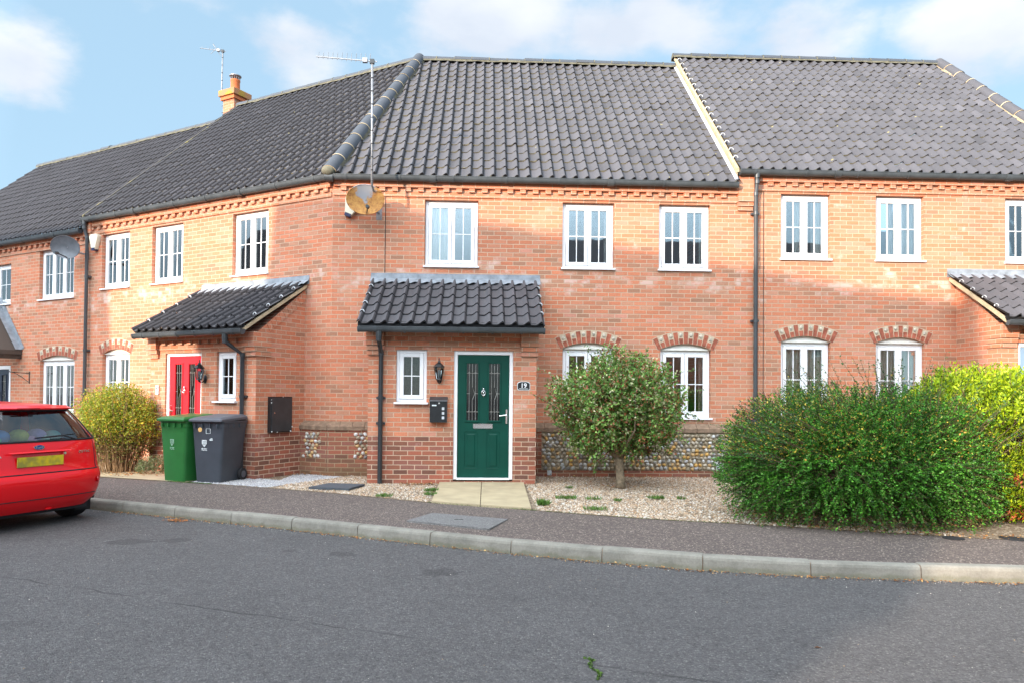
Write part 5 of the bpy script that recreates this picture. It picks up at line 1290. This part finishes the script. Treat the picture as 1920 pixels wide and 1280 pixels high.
ns = empty('house_number_sign', (3.285, -1.10, 1.555), 0, 'small black oval house number plate reading 19, right of the green door', 'sign')
def plaque(w, h, y0, y1, e=.02):
    return [(-w + e, -h), (w - e, -h), (w, -h + e), (w, h - e), (w - e, h - .002), (w * .45, h + .010), (-w * .45, h + .010), (-w + e, h - .002), (-w, h - e), (-w, -h + e)]
b = MB(); b.prism(plaque(.104, .066, 0, 0), -.008, 0, 'y'); b.build('rim', M['white_print'], ns)
b = MB(); b.prism(plaque(.095, .057, 0, 0), -.011, -.004, 'y'); b.build('plate', M['black_metal'], ns)
me = text_mesh('19', .10, .002, bold=True); me.materials.append(M['upvc']); o = bpy.data.objects.new('digits', me); COL.objects.link(o); o.parent = ns; o.location = (0, -.013, .008); o.rotation_euler = (PI / 2, 0, 0)
b = MB(); b.box(-.07, .07, -.0125, -.011, -.045, -.036); b.build('small_lettering', M['white_print'], ns)

mc = empty('meter_cabinet', redpt(-.60, -.60, .75), -PH, 'black metal meter cabinet with chipped paint on the side of the red-door porch', 'cabinet')
b = MB(); b.box(0, .07, -.245, .245, 0, .60, bev=.006); b.build('cabinet', M['black_metal'], mc)
b = MB(); b.box(.069, .082, -.225, .225, .02, .575, bev=.004); b.build('cabinet_door', M['black_plastic'], mc)
b = MB(); b.lathe([(.012, .08), (.012, .092)], (0, -.17, .33), 10, axis='x'); b.build('lock', M['chrome'], mc, uv=False)
b = MB()
for (yy, zz, s) in ((-.235, .50, .012), (-.236, .55, .010), (-.22, .02, .016), (-.1, .008, .012), (.2, .015, .018), (.235, .09, .016), (.02, .597, .01)): b.ell((.081, yy, zz), (.004, s, s * .8), 6, 4)
b.build('paint_chips', M['white_print'], mc, uv=False)

def bell(loc, rz, label):
    t = empty('doorbell', loc, rz, label, 'doorbell'); b = MB(); b.box(-.035, .035, -.035, 0, -.085, .085, bev=.008); b.build('case', M['upvc'], t); b = MB(); b.lathe([(.014, -.04), (.014, -.034)], (0, 0, .03), 12, axis='y'); b.build('button', M['rubber'], t, uv=False)
bell(redpt(-3.04, -1.10, 1.45), -PH, 'white rectangular door entry box on the brick left of the red door')

def alarm(loc, rz, label, s=1.0):
    t = empty('alarm_box', loc, rz, label, 'alarm box', 'burglar alarm boxes'); b = MB()
    b.prism([(-.15 * s, .12 * s), (-.10 * s, .17 * s), (.10 * s, .17 * s), (.15 * s, .12 * s), (.055 * s, -.16 * s), (-.055 * s, -.16 * s)], -.085, 0, 'y'); b.build('cover', M['alarm_cream'], t)
    b = MB(); b.prism([(-.058 * s, -.13 * s), (.058 * s, -.13 * s), (.05 * s, -.185 * s), (-.05 * s, -.185 * s)], -.09, 0, 'y'); b.build('strobe', M['alarm_blue'], t)
    return t
a = alarm((.33, 0, 4.64), 0, 'cream burglar alarm box half hidden by the rusty satellite dish'); a.rotation_euler = (0, .38, 0)
alarm(redpt(-6.70, 0, 4.64), -PH, 'cream burglar alarm box beside the left downpipe, under the eaves')

def dish(loc, rz, face, mat, label, rx=.315, rz_=.245, arm_to=(-.02, -.32, -.14), wall_pt=(.12, .30, -.12), elev=.25, faceyaw=0.0, roll=0):
    t = empty('satellite_dish', loc, rz, label, 'satellite dish', 'satellite dishes'); b = MB(); K = 28; R_ = 7
    Rm = Matrix.Rotation(faceyaw, 3, 'Z') @ Matrix.Rotation(elev, 3, 'X') @ Matrix.Rotation(roll, 3, 'Y')
    base = len(b.v)
    for i in range(R_ + 1):
        f = i / R_
        for k in range(K):
            a_ = 2 * PI * k / K; q = Rm @ Vector((rx * f * cos(a_), .055 * (1 - f * f), rz_ * f * sin(a_))); b.v.append(tuple(q))
    for i in range(R_):
        for k in range(K): b.f.append((i * K + k, i * K + (k + 1) % K, (i + 1) * K + (k + 1) % K, (i + 1) * K + k)); b.m.append(0)
    b.tube([tuple(Rm @ Vector((rx * cos(2 * PI * k / K), 0, rz_ * sin(2 * PI * k / K)))) for k in range(K + 1)], .006, 5)
    b.build('reflector', M[mat], t, smooth=True, uv=False)
    e = MB(); p0 = Rm @ Vector((0.02, .05, -rz_ * .95)); p1 = Rm @ Vector(arm_to); e.tube([tuple(p0), tuple(p1)], .012, 6); e.lathe([(.028, -.05), (.034, .0), (.03, .03)], tuple(p1), 10, axis='y'); e.build('feed_arm', M['black_plastic'], t, uv=False)
    m = MB(); c0 = Rm @ Vector((0, .06, 0)); wp = Vector(wall_pt); m.tube([tuple(c0), tuple((c0 + wp) / 2 + Vector((0, 0, -.03))), tuple(wp)], .019, 8); m.box(wp.x - .05, wp.x + .05, wp.y - .008, wp.y, wp.z - .11, wp.z + .09); m.build('wall_mount', M['galv'], t, uv=False)
    return t
dish((.63, -.42, 4.67), 0, None, 'rusty', 'satellite dish covered in orange rust under the eaves, right of the cream alarm box', wall_pt=(.17, .42, -.13), faceyaw=.12, elev=.18, arm_to=(.05, -.30, -.14))
dish(redpt(-7.14, -.42, 4.50), -PH, None, 'dish_grey', 'plain dark grey satellite dish by the left downpipe', wall_pt=(.12, .42, -.10), rx=.33, rz_=.24, faceyaw=.42, elev=.20, roll=.10, arm_to=(.03, -.30, -.12))

def aerial(name, base, top, boom_dir, label, n=12, L=.95, foot=None, elem=.10, cranked=False):
    t = empty(name, base, 0, label, 'tv aerial', 'tv aerials'); B = Vector(base); Tp = Vector(top) - B; m = MB()
    if foot is not None: m.tube([tuple(Vector(foot) - B), (0, 0, 0), tuple(Tp)], .019, 8)
    else: m.tube([(0, 0, 0), tuple(Tp)], .019, 8)
    mo = m.build('mast', M['galv'], t, smooth=True, uv=False)
    k_ = MB(); z = .25
    while z < Tp.length - .1: k_.lathe([(.0215, -.008), (.0215, .008)], tuple(Tp * (z / Tp.length)), 8); z += .22
    k_.build('cable_tie', M['rubber'], mo, uv=False)
    d = Vector(boom_dir).normalized(); s = Vector((0, 0, 1)); s = (s - d * s.dot(d)).normalized(); h = d.cross(s); b = MB(); b.tube([tuple(Tp - d * .08), tuple(Tp + d * L)], .011, 6)
    for i in range(n):
        p = Tp + d * (L * (i + .5) / n); e = elem * (1.25 - .5 * i / n); b.tube([tuple(p - s * e * .3), tuple(p + s * e)], .005, 4)
    q = Tp + d * .12; b.box(q.x - .04, q.x + .04, q.y - .03, q.y + .03, q.z - .03, q.z + .04)
    b.build('boom', M['galv'], t, uv=False)
    c = MB(); c.box(Tp.x - .035, Tp.x + .035, -.03, .03, Tp.z - .04, Tp.z + .03); c.build('clamp', M['black_plastic'], t)
    return t
aerial('tv_aerial', (.765, -.60, 4.86), (.745, -.60, 6.93), (-1, .02, .07), 'tall galvanised tv aerial mast rising from behind the rusty satellite dish', foot=(.77, -.02, 4.72), n=12, L=.93)
ap = redpt(-8.22, 4.45, 9.6)
a2 = aerial('tv_aerial', (ap[0], ap[1], 9.80), (ap[0] + .02, ap[1], 11.12), (-1, -.1, .06), 'thin tv aerial on a cranked mast beside the chimney', foot=redpt(-8.0, 4.5, 9.50), n=6, L=.62, elem=.07)
xm = MB()
for a_ in (.5, 1.9): xm.tube([(.02 - .16 + .13 * cos(a_) * 0 - .10, .12 * cos(a_), 1.35 + .17 * sin(a_)), (-.05, -.12 * cos(a_), 1.35 - .17 * sin(a_))], .006, 4)
xm.tube([(-.30, .1, 1.55), (-.16, 0, 1.38), (-.28, -.1, 1.18)], .007, 4); xm.build('reflector', M['galv'], a2, uv=False)
a3 = empty('bracket_aerial', redpt(-8.0, 4.45, 9.30), -PH, 'little bracket aerial clinging to the left side of the chimney', 'tv aerial')
b = MB(); b.tube([(-.08, 0, -.02), (-.08, 0, .42)], .008, 5)
for z in (.05, .24, .40): b.tube([(-.20, 0, z - .01), (.06, 0, z + .03)], .007, 5)
b.build('rods', M['gutter'], a3, uv=False)

# small things on walls
for (x, z, s, lab) in ((3.80, .07, .075, 'small grey vent cover low on the wall near the porch'), (6.79, .18, .135, 'square pale grey utility cover low on the wall beside the dark green shrub')):
    t = empty('wall_vent', (x, -.10, z), 0, lab, 'vent'); b = MB(); b.box(-s / 2, s / 2, -.03, 0, -s / 2, s * .6, bev=.006); b.build('vent_cover', M['vent_grey'], t)
    b = MB(); b.box(s * .1, s * .35, -.033, -.03, -s * .3, -s * .2); b.build('latch', M['rubber'], t)
hk = empty('hanging_basket_bracket', redpt(-9.18, 0, 1.74), -PH, 'black iron hanging basket bracket on the brick near the navy door', 'bracket')
b = MB(); b.box(-.012, .012, -.012, 0, -.16, .12); b.tube([(0, -.01, .08), (0, -.42, .10), (0, -.45, .13)], .009, 5); b.tube([(0, -.01, -.13), (0, -.18, .0), (0, -.34, .09)], .007, 5); b.build('iron', M['black_metal'], hk, uv=False)

# ================================================================= WHEELIE BINS
def bin_(loc, rz, body, lidm, label, prints=True, tilt=0):
    t = empty('wheelie_bin', loc, rz, label, 'wheelie bin', 'wheelie bins by the red door'); H = .96
    def ring(z, f): 
        w = .225 + .062 * f; d0 = -.255 - .035 * f; d1 = .235 + .095 * f; r = .045; out = []
        for (cx, cy, a0) in ((w - r, d0 + r, -PI / 2), (w - r, d1 - r, 0), (-w + r, d1 - r, PI / 2), (-w + r, d0 + r, PI)):
            for k in range(5): a = a0 + PI / 2 * k / 4; out.append((cx + r * cos(a), cy + r * sin(a), z))
        return out
    b = MB(); lv = [(0.0, -.04), (.02, 0), (.75, .80), (.86, .93), (.865, 1.0), (.93, 1.03), (.935, 1.18), (.965, 1.18)]; n = 20; base = 0
    for z, f in lv: b.v += ring(z, f)
    for i in range(len(lv) - 1):
        for k in range(n): b.f.append((i * n + k, i * n + (k + 1) % n, (i + 1) * n + (k + 1) % n, (i + 1) * n + k)); b.m.append(0)
    b.f.append(tuple(range(n))[::-1]); b.m.append(0); b.f.append(tuple(len(b.v) - n + k for k in range(n))); b.m.append(0)
    for x in (-.20, -.07, .07, .20): b.box(x - .006, x + .006, -.325, -.28, .86, .925)
    for y in (-.15, -.02, .12): b.box(.26, .30, y - .006, y + .006, .86, .925); b.box(-.30, -.26, y - .006, y + .006, .86, .925)
    b.build('body', M[body], t, smooth=True, uv=False, auto=35)
    l = MB(); w, d0, d1 = .300, -.345, .31
    l.add([(-w, d0, .955), (w, d0, .955), (w, d1, .985), (-w, d1, .985), (-w, d0, .99), (w, d0, .99), (w, d1, 1.03), (-w, d1, 1.03), (-w + .06, d0 + .07, 1.025), (w - .06, d0 + .07, 1.025), (w - .05, d1 - .05, 1.065), (-w + .05, d1 - .05, 1.065)],
          [(3, 2, 1, 0), (0, 1, 5, 4), (1, 2, 6, 5), (2, 3, 7, 6), (3, 0, 4, 7), (4, 5, 9, 8), (5, 6, 10, 9), (6, 7, 11, 10), (7, 4, 8, 11), (8, 9, 10, 11)])
    l.tube([(-.22, d1 + .05, 1.0), (.22, d1 + .05, 1.0)], .016, 8); l.box(-.24, -.20, d1 - .02, d1 + .06, .97, 1.02); l.box(.20, .24, d1 - .02, d1 + .06, .97, 1.02)
    lo = l.build('lid', M[lidm], t, uv=False); bv = lo.modifiers.new('bevel', 'BEVEL'); bv.width = .008; bv.segments = 2
    for sx in (-1, 1):
        wv = MB(); wv.lathe([(.03, -.025), (.095, -.025), (.10, -.015), (.10, .015), (.095, .025), (.03, .025)], (sx * .265, .235, .10), 22, axis='x'); wo = wv.build('wheel', M['rubber'], t, smooth=True, uv=False, auto=40)
        hb = MB(); hb.lathe([(.060, -.028), (.055, .028)], (sx * .265, .235, .10), 16, axis='x'); hb.build('hub', M['bin_grey_lid'], wo, uv=False)
    ax = MB(); ax.tube([(-.25, .235, .10), (.25, .235, .10)], .012, 8); ax.build('axle', M['galv'], t, uv=False)
    return t
def crest(t, x, z, mat, y=-.297):
    b = MB()       # shield-shaped council crest with waves below
    b.prism([(x - .042, z + .05), (x + .042, z + .05), (x + .042, z - .01), (x, z - .06), (x - .042, z - .01)], y - .002, y + .008, 'y')
    o = b.build('crest', M[mat], t)
    c = MB()
    for k in range(3): c.tube([(x - .03 + .012 * i, y - .004, z + .03 - .024 * k + .005 * sin(i * 2.4)) for i in range(6)], .003, 4)
    c.build('crest_lines', M['bin_grey'] if mat == 'white_print' else M['bin_green'], o, uv=False)
    d = MB()
    for k in range(2): d.tube([(x - .05 + .014 * i, y + .004, z - .085 - .022 * k + .006 * sin(i * 1.8)) for i in range(8)], .005, 4)
    d.build('crest_waves', M[mat], o, uv=False)
g_ = bin_((-2.13, -.70, .0), -.46, 'bin_green', 'bin_green', 'green wheelie bin standing in front of the red door')
crest(g_, -.02, .62, 'bin_print', y=-.281)
k_ = bin_((-1.57, -.86, .0), -.30, 'bin_grey', 'bin_grey_lid', 'dark grey wheelie bin beside the drainpipe, right of the green bin')
crest(k_, -.055, .62, 'white_print', y=-.281)
b = MB(); b.lathe([(.035, -.291), (.035, -.283)], (-.13, 0, .83), 18, axis='y'); b.build('round_sticker', M['orange_sticker'], k_, uv=False)
b = MB()
for (x0_, x1_, z0_, z1_) in ((-.02, .06, .845, .850), (-.02, .06, .770, .775), (-.02, -.015, .77, .85), (.055, .06, .77, .85)): b.box(x0_, x1_, -.292, -.284, z0_, z1_)
b.build('square_print', M['white_print'], k_); b = MB(); b.box(.05, .10, -.290, -.280, .665, .685); b.box(.065, .095, -.290, -.280, .69, .70); b.build('small_print', M['white_print'], k_)
b = MB(); b.box(-.10, -.01, -.268, -.262, .402, .407); b.build('scratch', M['white_print'], k_)

# ================================================================= CAR
def car():
    hd = math.atan2(.43, -.90)                  # heading
    right = Vector((.43, .90, 0)).normalized(); fwd = Vector((-.90, .43, 0)).normalized()
    corner = Vector((-1.93, -3.42, RZ)); origin = corner - right * .84
    # local frame: x = to the car's right, y = forward, z up
    t = empty('red_hatchback', tuple(origin), math.atan2(right.y, right.x), 'bright red hatchback parked against the kerb, seen from behind', 'car')
    Z = [.20, .24, .30, .40, .50, .56, .60, .625, .66, .74, .82, .90, .955, .99, 1.05, 1.12, 1.20, 1.28, 1.335, 1.355, 1.385, 1.41, 1.425, 1.432]
    rearY = np.interp(Z, [.20, .30, .42, .56, .61, .65, .80, .94, 1.0, 1.2, 1.34, 1.36, 1.385, 1.41, 1.43], [.13, .055, .015, .0, .02, .055, .075, .105, .135, .27, .37, .34, .40, .72, 1.2])
    hw = np.interp(Z, [.20, .30, .45, .60, .75, .92, 1.0, 1.2, 1.34, 1.385, 1.42, 1.432], [.73, .80, .835, .84, .84, .825, .795, .70, .615, .575, .45, .30])
    frontY = np.interp(Z, [.20, .6, .75, .86, .95, 1.2, 1.36, 1.41, 1.432], [3.86, 3.9, 3.82, 3.35, 2.98, 2.45, 2.12, 1.95, 1.7]); NR = 28; cr = .30
    def ringpts(i):
        z, y0, w, y1 = Z[i], rearY[i], hw[i], frontY[i]; pts = []
        c = cr if z < .95 else .22
        # rear edge (crowned) from centre to the right, then side, then front - symmetric
        half = []
        for k in range(11):                     # rear face, x from 0 to w with crown and rounded corner
            f = k / 10; x = w * (1 - (1 - f) ** 1.6) if f < 1 else w
            a = f * PI / 2; x = w * sin(a) ** .80; yy = y0 + .05 * (x / w) ** 2 + c * (1 - cos(a)) ** 2.6
            half.append((x, yy))
        ye = half[-1][1]; yf = y1 - .25 * (w / .84)
        for k in range(1, 13): half.append((w * (1 - .04 * max(0, (k / 12 - .6))), ye + (yf - ye) * k / 12))
        for k in range(1, 6): a = PI / 2 * k / 5; half.append((w * .984 * cos(a), yf + (y1 - yf) * sin(a)))
        pts = half + [(-x, y) for x, y in half[-2:0:-1]]
        return [(x, y, z) for x, y in pts]
    rings = [ringpts(i) for i in range(len(Z))]; n = len(rings[0]); NH = n // 2
    body = MB(); glass = MB(); sideg = MB(); lampR = MB()
    V = [p for r in rings for p in r]
    F = {'body': [], 'glass': [], 'side': [], 'bumper': [], 'lamp': []}
    for i in range(len(Z) - 1):
        zm = (Z[i] + Z[i + 1]) / 2
        for k in range(n):
            q = (i * n + k, i * n + (k + 1) % n, (i + 1) * n + (k + 1) % n, (i + 1) * n + k); c = [sum(V[j][a] for j in q) / 4 for a in range(3)]
            kk = k if k < NH else n - 1 - k
            key = 'body'
            if .99 < zm < 1.335 and kk < 8: key = 'glass'
            elif .97 < zm < 1.34 and 11 <= kk < 22 and kk != 16: key = 'side'
            elif .97 < zm < 1.36 and kk >= 24: key = 'side'
            elif .66 < zm < 1.12 and 8 <= kk < 10 and zm < .955: key = 'lamp'
            # wheel arches
            if kk >= 9 and c[2] < .56:
                for wy in (.62, 3.10):
                    if math.hypot(c[1] - wy, c[2] - .29) < .34: key = None
            if key: F[key].append(q)
    def sub(faces, name, mat, par, smooth=True, shrink=0):
        mb = MB(); mp = {}
        for f in faces:
            g = []
            for j in f:
                if j not in mp: mp[j] = len(mb.v); mb.v.append(V[j])
                g.append(mp[j])
            mb.f.append(tuple(g)); mb.m.append(0)
        return mb.build(name, mat, par, smooth=smooth, uv=False, auto=38)
    b = sub(F['body'], 'body', M['car_red'], t)
    top = MB(); top.add(rings[-1], [tuple(range(n))]); top.build('roof_panel', M['car_red'], b, uv=False)
    rw = sub(F['glass'], 'rear_window', M['car_glass'], t); sub(F['side'], 'side_window', M['car_glass'], t)
    lf = [f for f in F['lamp']]
    for sgn in (1, -1):
        fs = [f for f in lf if V[f[0]][0] * sgn > 0]; o = sub(fs, 'tail_light', M['lamp_red'], t)
    # dark rubber surround of the rear window
    sr = MB()
    ib, it = Z.index(.99), Z.index(1.335)
    rim = [rings[ib][(k) % n] for k in range(-8, 9)] + [rings[i][8] for i in range(ib + 1, it + 1)] + [rings[it][k % n] for k in range(7, -9, -1)] + [rings[i][-8 % n] for i in range(it - 1, ib - 1, -1)]
    rim = [(x, y - .004, z) for x, y, z in rim]; sr.tube(rim + [rim[0]], .012, 6); sr.build('window_seal', M['rubber'], rw, uv=False)
    fl = MB(); fl.box(-.72, .72, .25, 3.6, .22, .26); fl.box(-.62, .62, .34, .90, .84, .88); fl.build('cabin_floor', M['car_dark'], b)
    st = MB()
    for sx in (-.38, .38):
        st.box(sx - .25, sx + .25, 1.55, 1.70, .45, 1.02, bev=.03); st.box(sx - .13, sx + .13, 1.57, 1.66, 1.03, 1.20, bev=.03)
    st.box(-.62, .62, .92, 1.05, .45, .98, bev=.03); st.build('seat', M['car_dark'], t)
    def ysurf(x, z):      # rear surface y at x,z
        y0 = float(np.interp(z, Z, rearY)); w = float(np.interp(z, Z, hw)); s_ = min(abs(x) / w, 1) ** (1 / .80); a = math.asin(min(s_, 1)); c = cr if z < .95 else .22
        return y0 + .05 * (x / w) ** 2 + c * (1 - cos(a)) ** 2.6
    # bumper crease, hatch shut line, plate recess
    ln = MB(); ln.tube([(x, ysurf(x, .635) - .001, .635) for x in np.linspace(-.72, .72, 24)], .007, 5); ln.tube([(x, ysurf(x, .345) - .002, .345) for x in np.linspace(-.70, .70, 24)], .005, 5)
    ln.tube([(s_ * .70, ysurf(.70, z) - .002, z) for s_ in (1,) for z in np.linspace(.64, .97, 9)], .004, 5); ln.tube([(-.70, ysurf(.70, z) - .002, z) for z in np.linspace(.64, .97, 9)], .004, 5)
    ln.build('shut_line', M['car_dark'], b, uv=False)
    sp = MB(); sp.add([(x, y, z) for x in np.linspace(-.56, .56, 9) for (y, z) in ((float(.415 + .06 * (x / .56) ** 2), 1.392), (float(.300 + .07 * (x / .56) ** 2), 1.362), (float(.305 + .07 * (x / .56) ** 2), 1.347), (float(.40 + .06 * (x / .56) ** 2), 1.338))], [(i * 4 + k, i * 4 + (k + 1) % 4, i * 4 + 4 + (k + 1) % 4, i * 4 + 4 + k) for i in range(8) for k in range(4)] + [(3, 2, 1, 0), (32, 33, 34, 35)])
    sp.build('spoiler', M['car_red'], t, smooth=True, uv=False, auto=40)
    bl = MB(); bl.box(-.13, .13, .285, .30, 1.353, 1.366, bev=.003); bl.build('brake_light', M['lamp_red'], t)
    rc = MB(); y = ysurf(0, .76) - .002
    rc.add([(-.36, y - .012, .885), (.36, y - .012, .885), (.33, y - .03, .872), (-.33, y - .03, .872), (-.33, y - .004, .862), (.33, y - .004, .862)], [(0, 1, 2, 3), (3, 2, 5, 4)]); rc.build('boot_handle', M['car_red'], b)
    rc2 = MB(); rc2.box(-.30, .30, y - .003, y + .02, .862, .868); rc2.build('handle_shadow_gap', M['rubber'], b)
    p = MB(); p.box(-.26, .26, y - .016, y - .002, .715, .826, bev=.003); po = p.build('number_plate', M['plate'], t)
    lp = MB(); lp.lathe([(.016, -.012), (.016, .0)], (.275, y - .006, .845), 12, axis='y'); lp.build('boot_lock', M['chrome'], t, uv=False)
    # oval badge
    bz = .925; by = ysurf(0, bz) - .004; o = MB(); o.lathe([(.060, -.010), (.062, 0)], (0, 0, 0), 28, axis='y'); ob = o.build('badge', M['chrome'], t, uv=False); ob.location = (0, by, bz); ob.scale = (1, 1, .44)
    o = MB(); o.lathe([(.052, -.013), (.054, -.009)], (0, 0, 0), 28, axis='y'); o2 = o.build('badge_field', M['logo_blue'], ob, uv=False)
    def word(s_, x, z, h, par=t, dy=0, mat='chrome', sx=1.0):
        me = text_mesh(s_, h, .002, bold=True, sx=sx); me.materials.append(M[mat]); w = bpy.data.objects.new('lettering', me); COL.objects.link(w); w.parent = par; yy = ysurf(x, z) - .004 + dy
        sl = (ysurf(x + .05, z) - ysurf(x - .05, z)) / .1; w.location = (x, yy, z); w.rotation_euler = (PI / 2 - .05, 0, math.atan(sl)); return w
    word('Ford', 0, bz - .001, .036, dy=-.012, sx=1.25); word('FIESTA', -.50, .845, .040, sx=1.6); word('ZETEC', .55, .845, .036, sx=1.6, dy=-.002)
    # wiper
    wp = MB(); A = (.05, ysurf(.0, 1.02) - .03, 1.03); B = (.44, ysurf(.44, 1.055) - .018, 1.05); wp.tube([(.46, ysurf(.46, 1.0) - .01, .995), (.30, ysurf(.3, 1.03) - .04, 1.045), A], .009, 6); wp.tube([(-.02, ysurf(0, 1.03) - .014, 1.028), (.48, ysurf(.48, 1.06) - .010, 1.055)], .006, 5); wp.build('wiper', M['rubber'], t, uv=False)
    # bumper reflector + lower valance, tow eye, exhaust
    rf = MB(); rf.lathe([(.035, -.006), (.035, .004)], (0, 0, 0), 20, axis='y'); q = rf.build('fog_lamp', M['lamp_red'], t, uv=False); q.location = (.70, ysurf(.70, .50) + .0, .50); q.rotation_euler = (0, 0, .95)
    vl = MB(); vl.box(-.66, .66, .20, .60, .16, .24); vl.tube([(.28, .16, .20), (.28, .6, .22)], .022, 10); vl.build('underbody', M['car_dark'], t)
    tw_ = MB(); tw_.box(.10, .17, .10, .2, .20, .225, bev=.01); tw_.build('tow_eye', M['car_red'], t)
    for wy in (.62, 3.10):
        for sx in (-1, 1):
            w = MB(); w.lathe([(.19, -.09), (.275, -.09), (.292, -.07), (.292, .07), (.275, .09), (.19, .09)], (sx * .735, wy, .292), 30, axis='x'); wo = w.build('wheel', M['rubber'], t, smooth=True, uv=False, auto=35)
            r_ = MB(); r_.lathe([(.05, -.098), (.07, -.104), (.165, -.094), (.19, -.100), (.19, .100), (.165, .094), (.07, .104), (.05, .098)], (sx * .735, wy, .292), 24, axis='x'); r_.build('rim', M['galv'], wo, uv=False)
            af = MB(); af.tube([(sx * .80, wy + .335 * cos(a_), .292 + .335 * sin(a_)) for a_ in np.linspace(-.15, PI + .15, 16)], .018, 6); af.build('arch_liner', M['car_dark'], t, uv=False)
    mf = MB(); mf.box(.60, .81, .33, .36, .10, .32, bev=.008); mf.build('mud_flap', M['rubber'], t)
    ins = MB(); ins.box(-.70, .70, .3, .34, .3, .62); ins.build('inner_panel', M['car_dark'], b)
    return t, Matrix.Translation(origin) @ Matrix.Rotation(math.atan2(right.y, right.x), 4, 'Z')
CAR, CM = car()
toys = [(-.58, .50, (.38, .60, .42), 'pale green', .12), (-.38, .49, (.55, .50, .62), 'lilac grey', .11), (-.16, .50, (.03, .25, .55), 'royal blue', .10), (.05, .49, (.42, .52, .08), 'lime green', .10), (.26, .50, (.32, .30, .58), 'violet', .10), (.44, .48, (.12, .40, .36), 'teal', .085),
        (-.50, .42, (.62, .36, .55), 'small pink', .06), (-.25, .41, (.05, .50, .35), 'small emerald', .055), (.14, .41, (.55, .32, .52), 'small mauve', .055), (.30, .42, (.35, .62, .52), 'small mint', .055)]
for x, y, c, nm, r in toys:
    p = CM @ Vector((x, y + .05, .945 + r * .85)); b = MB(); b.ell((0, 0, 0), (r * 1.15, r * .8, r * .85), 16, 10)
    o = b.build('cushion', simple('plush_' + nm.replace(' ', '_'), c, .95, var=.15, scale=20), None, smooth=True, uv=False, loc=tuple(p)); tag(o, nm + ' knitted ball behind the rear window of the red car', 'cushion', 'coloured cushions in the red car')

# ================================================================= HOUSES ACROSS THE STREET (behind the camera: they cast the shade and show in the windows)
def opposite(name, cx, cy, ang, L, W, zr, ze, label):
    t = empty(name, (cx, cy, RZ), ang, label, 'house', 'houses across the street'); w = MB()
    w.box(-L / 2, L / 2, -W / 2, W / 2, 0, ze)
    for s in (-1, 1): w.add([(s * L / 2, -W / 2, ze), (s * L / 2, W / 2, ze), (s * L / 2, 0, zr)], [(0, 1, 2)])
    w.build('wall', M['brick_wall'], t); r = MB()
    for s in (-1, 1): r.quad((-L / 2 - .15, s * (W / 2 + .3), ze - .25), (L / 2 + .15, s * (W / 2 + .3), ze - .25), (L / 2 + .15, 0, zr + .05), (-L / 2 - .15, 0, zr + .05))
    r.build('roof', M['tile'], t, uv=False)
    for k in range(int(L / 2.4)):
        x = -L / 2 + 1.2 + 2.4 * k
        for z in (.9, 3.4): f = MB(); f.box(x - .5, x + .5, W / 2 - .01, W / 2 + .03, z, z + 1.15); o = f.build('window', M['upvc'], t); g = MB(); g.box(x - .42, x + .42, W / 2 + .031, W / 2 + .04, z + .08, z + 1.07); g.build('pane', M['obscure'], o)
    return t
# ridge line through (-10.3,-19.5) with direction (1,-.7)
am = math.atan2(-.7, 1.0)
opposite('brick_house', -11.75, -18.49, am, 9.75, 7.6, 10.85, 6.4, 'brick house across the street, behind and left of the viewpoint')
opposite('brick_house', -25.6, -9.1, am, 13.2, 7.6, 11.0, 6.5, 'brick house across the street, farthest left of the viewpoint')
opposite('brick_house', 13.0, -22.6, 0.0, 16.5, 7.6, 9.3, 5.2, 'brick house across the street, behind and right of the viewpoint')
